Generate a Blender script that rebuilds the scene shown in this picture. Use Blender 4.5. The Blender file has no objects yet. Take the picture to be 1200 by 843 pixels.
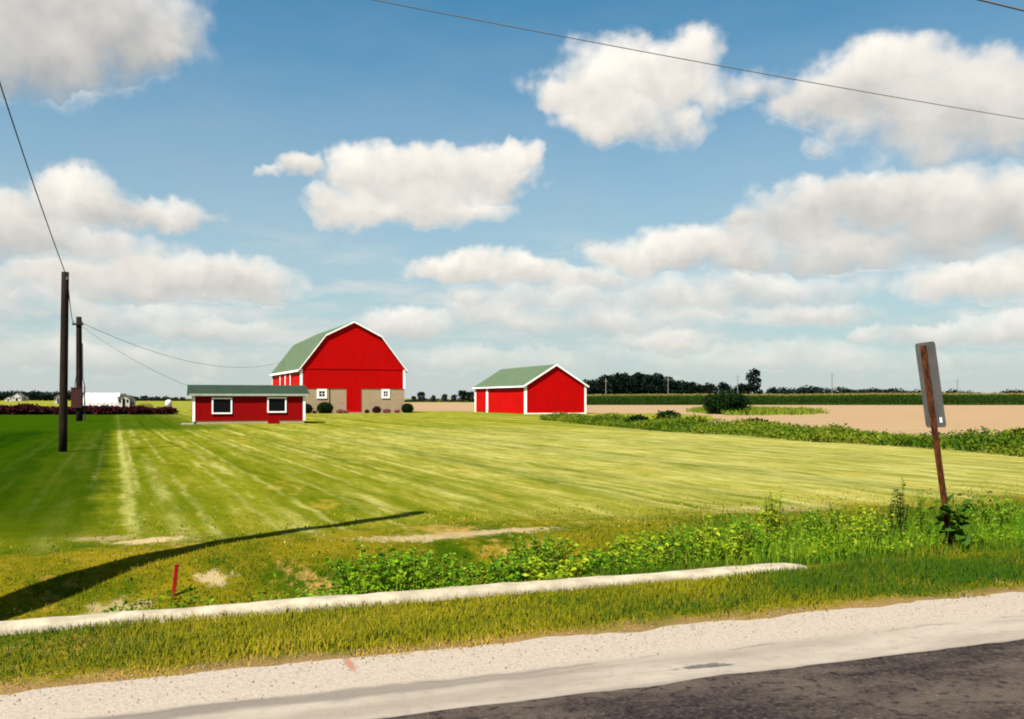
import bpy, bmesh, math, random
import numpy as np
from mathutils import Vector, Matrix, noise as mnoise

C = bpy.context.scene
COL = C.collection
R = math.radians

# ------------------------------------------------------------------ camera, sun, sky
F = 1067.0           # focal length in photo pixels (1200 wide)
EYE = 1.75           # eye height over the road
HY = 467.0           # level line in the photo
SUN_EL = R(54.5)
SUN_DIR = Vector((-0.6 * math.cos(SUN_EL), -0.8 * math.cos(SUN_EL), math.sin(SUN_EL)))   # towards the sun

cam_d = bpy.data.cameras.new('camera')
cam = bpy.data.objects.new('camera', cam_d); COL.objects.link(cam)
cam.location = (0, 0, EYE); cam.rotation_euler = (R(90), 0, 0)
cam_d.sensor_width = 36; cam_d.lens = 36 * F / 1200
cam_d.shift_y = (HY - 421.5) / 1200
cam_d.clip_start = 0.1; cam_d.clip_end = 12000
C.camera = cam

C.view_settings.view_transform = 'Standard'
try: C.view_settings.look = 'None'
except Exception: pass
C.view_settings.gamma = 1; C.view_settings.use_curve_mapping = False
C.view_settings.exposure = 1.5
C.cycles.pixel_filter_type = 'BLACKMAN_HARRIS'; C.cycles.filter_width = 1.9   # a soft snapshot lens

sun_d = bpy.data.lights.new('sun', 'SUN'); sun_d.energy = 4.6; sun_d.angle = R(0.5); sun_d.color = (1.0, 0.945, 0.86)
sun = bpy.data.objects.new('sun', sun_d); COL.objects.link(sun)
sun.rotation_euler = SUN_DIR.to_track_quat('Z', 'Y').to_euler(); sun.location = (-20, -30, 40)


class N:
    """small node helper"""
    def __init__(s, tree): s.t = tree; s.n = tree.nodes; s.l = tree.links
    def new(s, kind, **kw):
        n = s.n.new(kind)
        for k, v in kw.items(): setattr(n, k, v)
        return n
    def put(s, sock, v):
        if isinstance(v, bpy.types.NodeSocket): s.l.new(v, sock)
        elif v is not None: sock.default_value = v
    def m(s, op, a, b=None, c=None, clamp=False):
        n = s.new('ShaderNodeMath', operation=op, use_clamp=clamp)
        for i, v in enumerate((a, b, c)): s.put(n.inputs[i], v)
        return n.outputs[0]
    def v(s, op, a, b=None):
        n = s.new('ShaderNodeVectorMath', operation=op)
        s.put(n.inputs[0], a); s.put(n.inputs[1], b)
        return n.outputs['Value'] if op in ('DOT_PRODUCT', 'LENGTH') else n.outputs['Vector']
    def xyz(s, x, y, z=0.0):
        n = s.new('ShaderNodeCombineXYZ')
        for i, v in enumerate((x, y, z)): s.put(n.inputs[i], v)
        return n.outputs[0]
    def sep(s, v):
        n = s.new('ShaderNodeSeparateXYZ'); s.put(n.inputs[0], v); return n.outputs
    def noise(s, vec, scale=1.0, detail=2.0, rough=0.5, dist=0.0):
        n = s.new('ShaderNodeTexNoise')
        s.put(n.inputs['Vector'], vec)
        n.inputs['Scale'].default_value = scale; n.inputs['Detail'].default_value = detail
        n.inputs['Roughness'].default_value = rough; n.inputs['Distortion'].default_value = dist
        return n.outputs[0], n.outputs[1]
    def step(s, x, a, b, o0=0.0, o1=1.0):
        n = s.new('ShaderNodeMapRange', interpolation_type='SMOOTHSTEP')
        s.put(n.inputs[0], x)
        for i, v in enumerate((a, b, o0, o1)): s.put(n.inputs[i + 1], v)
        return n.outputs[0]
    def mix(s, f, a, b, mode='MIX'):
        n = s.new('ShaderNodeMix', data_type='RGBA', blend_type=mode)
        s.put(n.inputs[0], f)
        for k, v in ((6, a), (7, b)):
            if isinstance(v, tuple) and len(v) == 3: v = (*v, 1)
            s.put(n.inputs[k], v)
        return n.outputs[2]


def az_el(px, py):
    x = (px - 600) / F; z = (HY - py) / F
    return math.atan(x), math.atan2(z, math.hypot(x, 1))

# cumulus of the day: direction (through the photo's pixel), half width, rise, sag, weight
CLOUDS = [
    (70, 20, 150, 80, 62, 1.0, -0.75), (160, 45, 62, 50, 30, .8, -0.75), (195, 62, 34, 16, 14, .75, -0.75), (40, 70, 90, 40, 40, .8, -0.75),
    (740, 95, 100, 50, 42, 1.15, 0.25), (680, 108, 62, 38, 26, 1.1, 0.25), (800, 80, 60, 40, 42, 1.1, 0.25), (715, 135, 66, 28, 30, 1.0, 0.25), (770, 135, 55, 24, 28, .7, 0.25),
    (840, 108, 30, 30, 22, .6, 0.25), (888, 100, 38, 18, 18, .45, 0),
    (985, 112, 72, 44, 36, 1.1, -0.15), (1050, 90, 85, 46, 44, 1.15, -0.15), (1150, 105, 110, 44, 56, 1.05, -0.15), (1085, 135, 110, 40, 42, .9, -0.15), (1140, 168, 110, 26, 28, .6, -0.15),
    (960, 170, 22, 12, 14, .45, -0.15), (1240, 110, 90, 60, 60, .9, -0.15),
    (430, 205, 62, 34, 30, 1.15, 0.2), (500, 195, 85, 34, 48, 1.2, 0.2), (575, 205, 58, 32, 26, 1.1, 0.2), (606, 190, 28, 18, 18, .9, 0.2), (410, 240, 58, 28, 24, 1.0, 0.2),
    (500, 238, 100, 28, 26, .9, 0.2), (348, 196, 25, 18, 14, .8, 0), (318, 203, 16, 8, 6, .5, 0),
    (88, 240, 62, 38, 30, 1.05, -0.25), (20, 262, 70, 34, 30, .9, -0.25), (165, 248, 90, 20, 14, .85, -0.25), (60, 285, 130, 26, 26, .7, -0.25),
    (190, 325, 95, 38, 26, 1.0, -0.25), (270, 330, 85, 32, 24, .95, -0.25), (80, 330, 90, 26, 22, .75, -0.25), (250, 388, 80, 16, 12, .65, -0.25), (30, 350, 90, 26, 22, .5, -0.25), (120, 372, 140, 20, 18, .45, -0.25),
    (530, 318, 62, 26, 14, 1.05, 0), (605, 318, 70, 24, 16, .95, 0), (690, 325, 80, 18, 14, .65, 0),
    (770, 300, 80, 34, 20, 1.1, 0), (830, 295, 75, 30, 24, .9, 0), (905, 262, 60, 24, 28, .9, -0.35), (965, 245, 95, 34, 30, 1.1, -0.35), (1070, 235, 120, 34, 34, 1.15, -0.35), (1165, 238, 90, 32, 40, 1.05, -0.35),
    (1010, 280, 180, 30, 30, .7, -0.35), (1250, 250, 90, 50, 50, .9, -0.35), (880, 300, 120, 24, 24, .6, -0.35),
    (1150, 330, 90, 30, 18, 1.05, 0), (1200, 322, 70, 26, 20, 1.0, 0), (1240, 380, 90, 26, 20, .8, -0.1),
    (955, 374, 75, 20, 12, .8, -0.1), (1020, 394, 22, 12, 9, .8, -0.1), (1090, 392, 60, 16, 12, .8, -0.1), (1180, 385, 60, 20, 12, .6, -0.1),
    (775, 402, 70, 16, 10, .75, -0.1), (640, 350, 130, 26, 26, .45, -0.1), (480, 385, 70, 20, 14, .7, -0.1), (560, 370, 60, 26, 18, .65, -0.1), (545, 352, 26, 12, 10, .55, -0.1),
    (680, 378, 170, 22, 22, .5, -0.1), (850, 345, 170, 26, 26, .5, -0.1), (880, 420, 240, 16, 14, .35, -0.1), (560, 420, 200, 14, 14, .35, -0.1), (1100, 425, 160, 14, 14, .35, -0.1), (130, 420, 200, 16, 16, .35, -0.25),
]


def build_world():
    w = bpy.data.worlds.new('World'); C.world = w; w.use_nodes = True
    t = N(w.node_tree); t.n.clear()
    out = t.new('ShaderNodeOutputWorld'); bg = t.new('ShaderNodeBackground')
    t.l.new(bg.outputs[0], out.inputs[0]); bg.inputs[1].default_value = 0.05
    sky = t.new('ShaderNodeTexSky', sky_type='NISHITA', sun_disc=False)
    sky.sun_elevation = SUN_EL; sky.sun_rotation = math.atan2(SUN_DIR.x, SUN_DIR.y)
    sky.altitude = 200; sky.air_density = 1.0; sky.dust_density = 0.6; sky.ozone_density = 2.0
    gen = t.new('ShaderNodeTexCoord').outputs['Generated']
    x, y, z = t.sep(gen)[:3]
    az = t.m('ARCTAN2', x, y)
    el = t.m('ARCTAN2', z, t.m('SQRT', t.m('ADD', t.m('MULTIPLY', x, x), t.m('MULTIPLY', y, y))))
    # film-like blue of the photograph: clear sky colour graded by gamma and tint
    g = t.new('ShaderNodeGamma'); t.l.new(sky.outputs[0], g.inputs[0]); g.inputs[1].default_value = SKY_GAMMA
    blue = t.mix(1.0, g.outputs[0], SKY_TINT, 'MULTIPLY')
    P = t.xyz(az, el, 0.0)
    n1 = t.noise(P, 14, 3, .55)[1]; n2 = t.noise(P, 55, 4, .6)[1]
    warp = t.v('ADD', t.v('MULTIPLY', t.v('SUBTRACT', n1, (.5, .5, .5)), (.10, .05, 0)),
               t.v('MULTIPLY', t.v('SUBTRACT', n2, (.5, .5, .5)), (.022, .018, 0)))
    Q = t.v('ADD', P, warp)
    field = None; wsum = None; ysum = None
    Qy = t.sep(Q)[1]
    for (px, py, rx, rt, rb, wt, lit) in CLOUDS:
        a, e = az_el(px, py)
        d = t.v('SUBTRACT', Q, (a, e, 0))
        q = t.v('MAXIMUM', t.v('MULTIPLY', d, (F / rx, F / rt, 0)), t.v('MULTIPLY', d, (F / rx, -F / rb, 0)))
        f = t.m('MULTIPLY_ADD', t.v('DOT_PRODUCT', q, q), -wt, wt)
        field = f if field is None else t.m('SMOOTH_MAX', field, f, .25)
        wp = t.m('MAXIMUM', f, 0.0)
        k = 2 * F / (rt + rb); yr = t.m('MULTIPLY_ADD', Qy, k, lit - e * k)
        wsum = wp if wsum is None else t.m('ADD', wsum, wp)
        ysum = t.m('MULTIPLY', wp, yr) if ysum is None else t.m('MULTIPLY_ADD', wp, yr, ysum)
    # the same kind of sky goes on outside the frame
    gn = t.noise(t.v('MULTIPLY', gen, (1, 1, 2.2)), 3.2, 6, .6)[0]
    away = t.m('MAXIMUM', t.step(t.m('ABSOLUTE', az), .60, .75), t.step(el, .47, .60))
    gen_f = t.m('MULTIPLY', t.m('SUBTRACT', gn, .52), 6.0)
    field = t.m('MAXIMUM', t.m('MAXIMUM', field, -1.0), t.m('MULTIPLY_ADD', t.m('SUBTRACT', gen_f, -1.0), away, -1.0))
    det0 = t.noise(P, 19, 7, .52)[0]
    up = t.v('ADD', P, (-.012, .020, 0))
    det1 = t.noise(up, 20, 5, .54)[0]
    den = t.m('MULTIPLY_ADD', t.m('SUBTRACT', det0, .5), 1.5, field)
    alpha = t.step(den, -.30, .80)
    alpha = t.m('MULTIPLY', alpha, t.step(el, .0, .13, .45, .97))
    yrel = t.m('DIVIDE', ysum, t.m('MAXIMUM', wsum, .08))
    emb = t.m('SUBTRACT', det0, det1)
    br = t.m('MULTIPLY_ADD', yrel, .42, .58)
    br = t.m('MULTIPLY_ADD', emb, .6, br)
    br = t.m('MULTIPLY_ADD', t.step(den, .9, .1), .10, br)
    br = t.m('MULTIPLY', br, 1.0, clamp=True)
    ccol = t.mix(br, (3.1, 3.1, 3.05), (7.7, 7.2, 6.5))
    va = t.m('POWER', t.m('MAXIMUM', t.m('SUBTRACT', 1.0, t.m('DIVIDE', t.m('ABSOLUTE', el), .46)), 0.0), 1.25)
    vn = t.noise(t.v('MULTIPLY', P, (1, 2.6, 1)), 5, 5, .6)[0]
    veil = t.m('MULTIPLY', t.m('MULTIPLY_ADD', t.m('SUBTRACT', vn, .5), .22, t.m('MULTIPLY', va, .95)), 1.0, clamp=True)
    base = t.mix(veil, blue, (4.2, 4.45, 4.35))
    sn = t.noise(t.v('ADD', t.v('MULTIPLY', P, (6, 30, 1)), t.v('MULTIPLY', n1, (.5, .8, 0))), 1, 6, .58)[0]      # thin banks low down
    sa = t.m('MULTIPLY', t.step(sn, .44, .66), t.m('MULTIPLY', t.step(el, .015, .06), t.step(el, .20, .11)))
    base = t.mix(t.m('MULTIPLY', sa, .6), base, (5.9, 5.6, 5.2))
    t.l.new(t.mix(alpha, base, ccol), bg.inputs[0])
    w.cycles.sampling_method = 'MANUAL'; w.cycles.sample_map_resolution = 512


SKY_GAMMA = 1.0
SKY_TINT = (0.30, .84, .91)
build_world()

# ------------------------------------------------------------------ places
PHI = R(20.3)                       # the road runs 20 degrees off the picture plane
CR, SR = math.cos(PHI), math.sin(PHI)
def road_xy(t, n): return (t * CR - n * SR, t * SR + n * CR)
def tn(x, y): return (x * CR + y * SR, -x * SR + y * CR)

def sstep(a, b, x):
    u = np.clip((x - a) / (b - a), 0, 1); return u * u * (3 - 2 * u)

PROF_N = [-50, 7.85, 8.3, 9.2, 9.7, 10.3, 10.8, 11.3, 12.2, 1e5]
PROF_Z = [0, 0, .22, .95, 1.0, .66, .22, .05, 0, 0]
def terrain(x, y):
    x = np.asarray(x, float); y = np.asarray(y, float)
    t = x * CR + y * SR; n = -x * SR + y * CR
    deep = .55 - .33 * sstep(1.0, 7.5, t)
    z = -deep * np.interp(n, PROF_N, PROF_Z)
    wob = .022 * np.sin(1.7 * x + .6 * np.sin(.8 * y)) * np.sin(1.3 * y + .5 * np.sin(1.1 * x)) + .012 * np.sin(3.9 * x + y) * np.sin(3.1 * y - .7 * x)
    z = z + wob * sstep(7.9, 9.5, n) * (1 - .6 * sstep(12, 20, n))
    z = z - .035 * (1 - sstep(5.9, 6.25, n))            # bed under the road sheets
    return z

def G(px, py, z=0.0):
    d = (EYE - z) * F / (py - HY)
    return Vector(((px - 600) / F * d, d, z))
def hit(px, py):
    """where the sight line through a photo pixel meets the terrain"""
    sx = (px - 600) / F; sz = -(py - HY) / F
    d = 4.0
    while d < 400:
        if EYE + sz * d < float(terrain(sx * d, d)): break
        d *= 1.003
    return Vector((sx * d, d, float(terrain(sx * d, d))))
def at(px, py, d): return Vector(((px - 600) / F * d, d, EYE + (HY - py) / F * d))

# ------------------------------------------------------------------ object helpers
def tag(o, label=None, cat=None, group=None, kind=None):
    if label: o['label'] = label
    if cat: o['category'] = cat
    if group: o['group'] = group
    if kind: o['kind'] = kind
    return o

def empty(name, loc, rz=0.0, label=None, cat=None, group=None):
    o = bpy.data.objects.new(name, None); COL.objects.link(o)
    o.location = loc; o.rotation_euler = (0, 0, rz); o.empty_display_size = .3
    return tag(o, label, cat, group)

def link(name, me, parent=None, mat=None):
    o = bpy.data.objects.new(name, me); COL.objects.link(o)
    if mat is not None and not me.materials: me.materials.append(mat)
    if parent: o.parent = parent
    return o

def obj(name, bm, mat, parent=None, smooth=False):
    bmesh.ops.recalc_face_normals(bm, faces=bm.faces)
    me = bpy.data.meshes.new(name); bm.to_mesh(me); bm.free()
    if smooth:
        for p in me.polygons: p.use_smooth = True
    return link(name, me, parent, mat)

def np_mesh(name, V, T, mat, parent=None, tint=None, smooth=False):
    V = np.asarray(V, np.float32); T = np.asarray(T, np.int32)
    me = bpy.data.meshes.new(name); k = T.shape[1]
    me.vertices.add(len(V)); me.vertices.foreach_set('co', V.ravel())
    me.loops.add(T.size); me.loops.foreach_set('vertex_index', T.ravel())
    me.polygons.add(len(T)); me.polygons.foreach_set('loop_start', np.arange(0, T.size, k, dtype=np.int32))
    if smooth: me.polygons.foreach_set('use_smooth', np.ones(len(T), bool))
    if tint is not None:
        a = me.attributes.new('tint', 'FLOAT', 'POINT'); a.data.foreach_set('value', np.asarray(tint, np.float32).ravel())
    me.update(calc_edges=True)
    return link(name, me, parent, mat)

def copy_thing(o, loc, rz=0.0, scale=1.0, label=None, group=None):
    r = o.copy(); COL.objects.link(r); r.location = loc; r.rotation_euler = (0, 0, rz)
    r.scale = scale if isinstance(scale, tuple) else (scale,) * 3
    if label: r['label'] = label
    if group: r['group'] = group
    for ch in list(o.children):
        c = ch.copy(); COL.objects.link(c); c.parent = r
        for g in list(ch.children):
            d = g.copy(); COL.objects.link(d); d.parent = c
    return r

def box(bm, x0, x1, y0, y1, z0, z1):
    vs = [bm.verts.new(p) for p in ((x0, y0, z0), (x1, y0, z0), (x1, y1, z0), (x0, y1, z0), (x0, y0, z1), (x1, y0, z1), (x1, y1, z1), (x0, y1, z1))]
    for f in ((0, 3, 2, 1), (4, 5, 6, 7), (0, 1, 5, 4), (1, 2, 6, 5), (2, 3, 7, 6), (3, 0, 4, 7)): bm.faces.new([vs[i] for i in f])
    return vs

def prism(bm, poly, y0, y1):
    """polygon in x,z pushed along y"""
    a = [bm.verts.new((x, y0, z)) for x, z in poly]; b = [bm.verts.new((x, y1, z)) for x, z in poly]
    bm.faces.new(a); bm.faces.new(b[::-1])
    for i in range(len(poly)):
        j = (i + 1) % len(poly); bm.faces.new((a[j], a[i], b[i], b[j]))

def tube(bm, pts, radii, seg=8, cap=True):
    pts = [Vector(p) for p in pts]; rings = []
    for i, p in enumerate(pts):
        d = (pts[min(i + 1, len(pts) - 1)] - pts[max(i - 1, 0)]).normalized()
        u = d.cross(Vector((0, 0, 1)) if abs(d.z) < .9 else Vector((1, 0, 0))).normalized(); w = d.cross(u)
        r = radii[i] if hasattr(radii, '__len__') else radii
        rings.append([bm.verts.new(p + (u * math.cos(k * 2 * math.pi / seg) + w * math.sin(k * 2 * math.pi / seg)) * r) for k in range(seg)])
    for a, b in zip(rings, rings[1:]):
        for k in range(seg): bm.faces.new((a[k], a[(k + 1) % seg], b[(k + 1) % seg], b[k]))
    if cap: bm.faces.new(rings[0][::-1]); bm.faces.new(rings[-1])

def bevel(bm, w, seg=1):
    bmesh.ops.bevel(bm, geom=list(bm.edges), offset=w, segments=seg, affect='EDGES', profile=.5)

# ------------------------------------------------------------------ materials
def sc(c, k=.72): return tuple(v * k for v in c)
def material(name, c1, c2=None, scale=4.0, rough=.8, detail=5, lo=.35, hi=.65, bump=0.0, bscale=None, vec=None, metal=0.0):
    m = bpy.data.materials.new(name); m.use_nodes = True; t = N(m.node_tree)
    b = t.n['Principled BSDF']; b.inputs['Roughness'].default_value = rough; b.inputs['Metallic'].default_value = metal; b.inputs['Specular IOR Level'].default_value = .12
    co = t.new('ShaderNodeTexCoord').outputs['Object']
    if vec: co = t.v('MULTIPLY', co, vec)
    if c2 is None: b.inputs['Base Color'].default_value = (*c1, 1)
    else:
        f = t.step(t.noise(co, scale, detail, .6)[0], lo, hi)
        t.l.new(t.mix(f, c1, c2), b.inputs['Base Color'])
    if bump:
        bn = t.new('ShaderNodeBump'); bn.inputs['Strength'].default_value = bump; bn.inputs['Distance'].default_value = .02
        t.l.new(t.noise(co, bscale or scale * 3, 4, .6)[0], bn.inputs['Height']); t.l.new(bn.outputs[0], b.inputs['Normal'])
    return m

def leaf_material(name, c1, c2, c3=None, trans=.35, rough=.6, upn=0.0):
    """leaf colour varies from leaf to leaf (attribute tint, 0..1)"""
    m = bpy.data.materials.new(name); m.use_nodes = True; t = N(m.node_tree)
    b = t.n['Principled BSDF']; b.inputs['Roughness'].default_value = rough; b.inputs['Specular IOR Level'].default_value = .06
    a = t.new('ShaderNodeAttribute', attribute_name='tint').outputs['Fac']
    col = t.mix(t.step(a, 0, .7 if c3 else 1), c1, c2)
    if c3: col = t.mix(t.step(a, .72, 1), col, c3)
    t.l.new(col, b.inputs['Base Color'])
    if upn:
        g = t.new('ShaderNodeNewGeometry').outputs['Normal']
        nv = t.v('NORMALIZE', t.v('ADD', t.v('MULTIPLY', g, (1 - upn,) * 3), (0, 0, upn))); t.l.new(nv, b.inputs['Normal'])
    if trans:
        tr = t.new('ShaderNodeBsdfTranslucent'); t.l.new(col, tr.inputs[0])
        ms = t.new('ShaderNodeMixShader'); ms.inputs[0].default_value = trans
        t.l.new(b.outputs[0], ms.inputs[1]); t.l.new(tr.outputs[0], ms.inputs[2])
        t.l.new(ms.outputs[0], t.n['Material Output'].inputs[0])
    return m

def siding_material(name, c1, c2):
    """painted boards: fine upright grooves, faint weathering"""
    m = bpy.data.materials.new(name); m.use_nodes = True; t = N(m.node_tree)
    b = t.n['Principled BSDF']; b.inputs['Roughness'].default_value = .62; b.inputs['Specular IOR Level'].default_value = .25
    co = t.new('ShaderNodeTexCoord').outputs['Object']; x, y, z = t.sep(co)[:3]
    s = t.m('ADD', x, y)
    streak = t.noise(t.v('MULTIPLY', co, (3.2, 3.2, .25)), 1, 5, .6)[0]
    patch = t.noise(co, .55, 4, .6)[0]
    f = t.step(t.m('MULTIPLY_ADD', patch, .6, t.m('MULTIPLY', streak, .5)), .35, .78)
    t.l.new(t.mix(f, c1, c2), b.inputs['Base Color'])
    saw = t.m('FRACT', t.m('MULTIPLY', s, 4.2)); gr = t.step(t.m('ABSOLUTE', t.m('SUBTRACT', saw, .5)), .40, .5)
    bn = t.new('ShaderNodeBump'); bn.inputs['Strength'].default_value = .5; bn.inputs['Distance'].default_value = .015
    bn.invert = True; t.l.new(gr, bn.inputs['Height']); b.inputs['Specular IOR Level'].default_value = .04; t.l.new(bn.outputs[0], b.inputs['Normal'])
    return m

def block_material(name):
    m = bpy.data.materials.new(name); m.use_nodes = True; t = N(m.node_tree)
    b = t.n['Principled BSDF']; b.inputs['Roughness'].default_value = .9
    co = t.new('ShaderNodeTexCoord').outputs['Object']; x, y, z = t.sep(co)[:3]
    br = t.new('ShaderNodeTexBrick'); t.l.new(t.xyz(t.m('ADD', x, y), z, 0), br.inputs[0])
    br.inputs['Scale'].default_value = 1; br.inputs['Brick Width'].default_value = .4; br.inputs['Row Height'].default_value = .2; br.inputs['Mortar Size'].default_value = .012
    br.inputs['Color1'].default_value = (0.327, 0.234, 0.135, 1); br.inputs['Color2'].default_value = (0.284, 0.202, 0.117, 1); br.inputs['Mortar'].default_value = (0.241, 0.181, 0.114, 1)
    f = t.step(t.noise(co, 1.3, 5, .65)[0], .3, .75)
    t.l.new(t.mix(t.m('MULTIPLY', f, .5), br.outputs[0], sc((.36, .26, .155))), b.inputs['Base Color'])
    bn = t.new('ShaderNodeBump'); bn.inputs['Strength'].default_value = .4; bn.inputs['Distance'].default_value = .01
    bn.invert = True; t.l.new(br.outputs[1], bn.inputs['Height']); t.l.new(bn.outputs[0], b.inputs['Normal'])
    return m

def roof_material(name, c1, c2):
    m = bpy.data.materials.new(name); m.use_nodes = True; t = N(m.node_tree)
    b = t.n['Principled BSDF']; b.inputs['Roughness'].default_value = .9; b.inputs['Specular IOR Level'].default_value = .08
    co = t.new('ShaderNodeTexCoord').outputs['Object']
    f = t.m('MULTIPLY_ADD', t.noise(co, .8, 5, .65)[0], .6, t.m('MULTIPLY', t.noise(t.v('MULTIPLY', co, (3, 3, 12)), 2.2, 2, .5)[0], .45))
    t.l.new(t.mix(t.step(f, .35, .72), c1, c2), b.inputs['Base Color'])
    bn = t.new('ShaderNodeBump'); bn.inputs['Strength'].default_value = .5; bn.inputs['Distance'].default_value = .02
    t.l.new(t.noise(t.v('MULTIPLY', co, (2, 2, 9)), 2.5, 3, .6)[0], bn.inputs['Height']); t.l.new(bn.outputs[0], b.inputs['Normal'])
    return m

M = {}
M['barn_red'] = siding_material('barn_red', (.385, .0010, .0008), (.30, .0014, .0012))
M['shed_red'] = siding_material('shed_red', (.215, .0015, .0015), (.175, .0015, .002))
M['white'] = material('white_paint', (.80, .78, .76), (.70, .68, .66), 3)
M['block'] = block_material('foundation_block')
M['roof'] = roof_material('green_shingle', (.050, .078, .042), (.072, .100, .060))
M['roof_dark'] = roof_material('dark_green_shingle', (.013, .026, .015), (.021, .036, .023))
M['glass'] = material('dark_glass', (.004, .004, .005), rough=.25)
M['glass'].node_tree.nodes['Principled BSDF'].inputs['Specular IOR Level'].default_value = .08
M['eave_pale'] = material('pale_eave_paint', (.29, .31, .25), (.24, .26, .21), 3)
M['concrete'] = material('weathered_concrete', (.315, .27, .195), (.22, .185, .13), 5, .95, bump=.4, bscale=40)
M['wood_pole'] = material('creosoted_pole', (.018, .010, .005), (.007, .0045, .0035), 3, .9, vec=(6, 6, .5), bump=.6, bscale=5)
M['pale_pole'] = material('weathered_pole', (.17, .15, .12), (.12, .105, .085), 2, .9)
M['iron'] = material('dark_iron', (.03, .028, .03), rough=.6)
M['box_brown'] = material('brown_box', (.040, .010, .008), (.024, .008, .007), 4, .8)
M['cable'] = material('black_cable', (.03, .03, .034), rough=.6)
M['grey_wire'] = material('grey_wire', (.11, .10, .095), rough=.6)
M['porcelain'] = material('insulator', (.16, .13, .12), rough=.3)
M['rust'] = material('rusty_steel', (.105, .030, .007), (.018, .006, .005), 5, .9, vec=(6, 6, 1.6), bump=.5, bscale=10)
M['plate'] = material('sign_back', (.100, .096, .09), (.075, .073, .068), 5, .6, metal=.2)
M['stake_red'] = material('red_stake', (.28, .003, .006), (.18, .003, .005), 12, .7)
M['bark'] = material('bark', (.07, .05, .035), (.04, .03, .022), 4, .95)
M['grass_lawn'] = leaf_material('lawn_blade', (.085, .095, .0012), (.255, .21, .016), (.40, .33, .11), .25, upn=.85)
M['grass_verge'] = leaf_material('verge_blade', (.028, .070, .001), (.190, .165, .003), (.36, .22, .035), .3, upn=.75)
M['grass_green'] = leaf_material('rank_blade', (.028, .085, .001), (.085, .150, .003), (.22, .19, .012), .3, upn=.6)
M['weed_leaf'] = leaf_material('weed_leaf', (.024, .085, .002), (.10, .215, .004), (.20, .29, .012), .35, upn=.45)
M['weed_lime'] = leaf_material('weed_lime_leaf', (.10, .175, .004), (.24, .31, .008), (.33, .34, .02), .35, upn=.45)
M['weed_mixed'] = leaf_material('mixed_weed_leaf', (.03, .085, .002), (.13, .215, .004), (.25, .27, .015), .35, upn=.45)
M['vine_leaf'] = leaf_material('vine_leaf', (.012, .045, .003), (.050, .105, .006), None, .3)
M['weed_dark'] = leaf_material('dark_weed_leaf', (.007, .026, .002), (.020, .052, .004), None, .2)
M['stem'] = material('green_stem', (.09, .13, .015), (.16, .15, .02), 6)
M['hedge_leaf'] = leaf_material('hedgerow_leaf', (.024, .062, .002), (.095, .130, .005), (.19, .175, .018), .3, upn=.4)
M['tree_leaf'] = leaf_material('tree_leaf', (.003, .008, .006), (.008, .018, .010), None, .15)
M['tree_far'] = leaf_material('far_tree_leaf', (.006, .013, .012), (.012, .026, .018), None, .15)
M['bush_leaf'] = leaf_material('bush_leaf', (.003, .011, .002), (.009, .030, .004), None, .2)
M['shrub_leaf'] = leaf_material('shrub_leaf', (.004, .013, .002), (.011, .028, .004), None, .2)
M['plum_leaf'] = leaf_material('plum_leaf', (.030, .009, .010), (.055, .022, .020), None, .2)
M['maroon_leaf'] = leaf_material('maroon_leaf', (.008, .002, .003), (.028, .004, .005), (.095, .006, .010), .15)
M['pink_flower'] = leaf_material('pink_flower', (.035, .055, .012), (.32, .05, .09), (.50, .25, .28), .3)
M['corn_leaf'] = leaf_material('corn_leaf', (.012, .036, .003), (.030, .066, .006), None, .2)
M['corn_tassel'] = leaf_material('corn_tassel', (.17, .15, .03), (.33, .26, .07), None, .3)
M['stubble'] = leaf_material('straw_stubble', (.40, .28, .15), (.55, .42, .25), None, .2)
M['hoop_cover'] = material('white_plastic_cover', (.46, .425, .43), (.38, .35, .365), .8, .5)
M['house_white'] = material('white_siding', (.40, .375, .34), (.33, .31, .29), 1.5)
M['grey_roof'] = material('grey_roof', (.11, .105, .10), (.08, .08, .08), 2)
M['gravel'] = material('gravel_stone', (.30, .26, .21), (.20, .165, .125), 9, .95)


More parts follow.
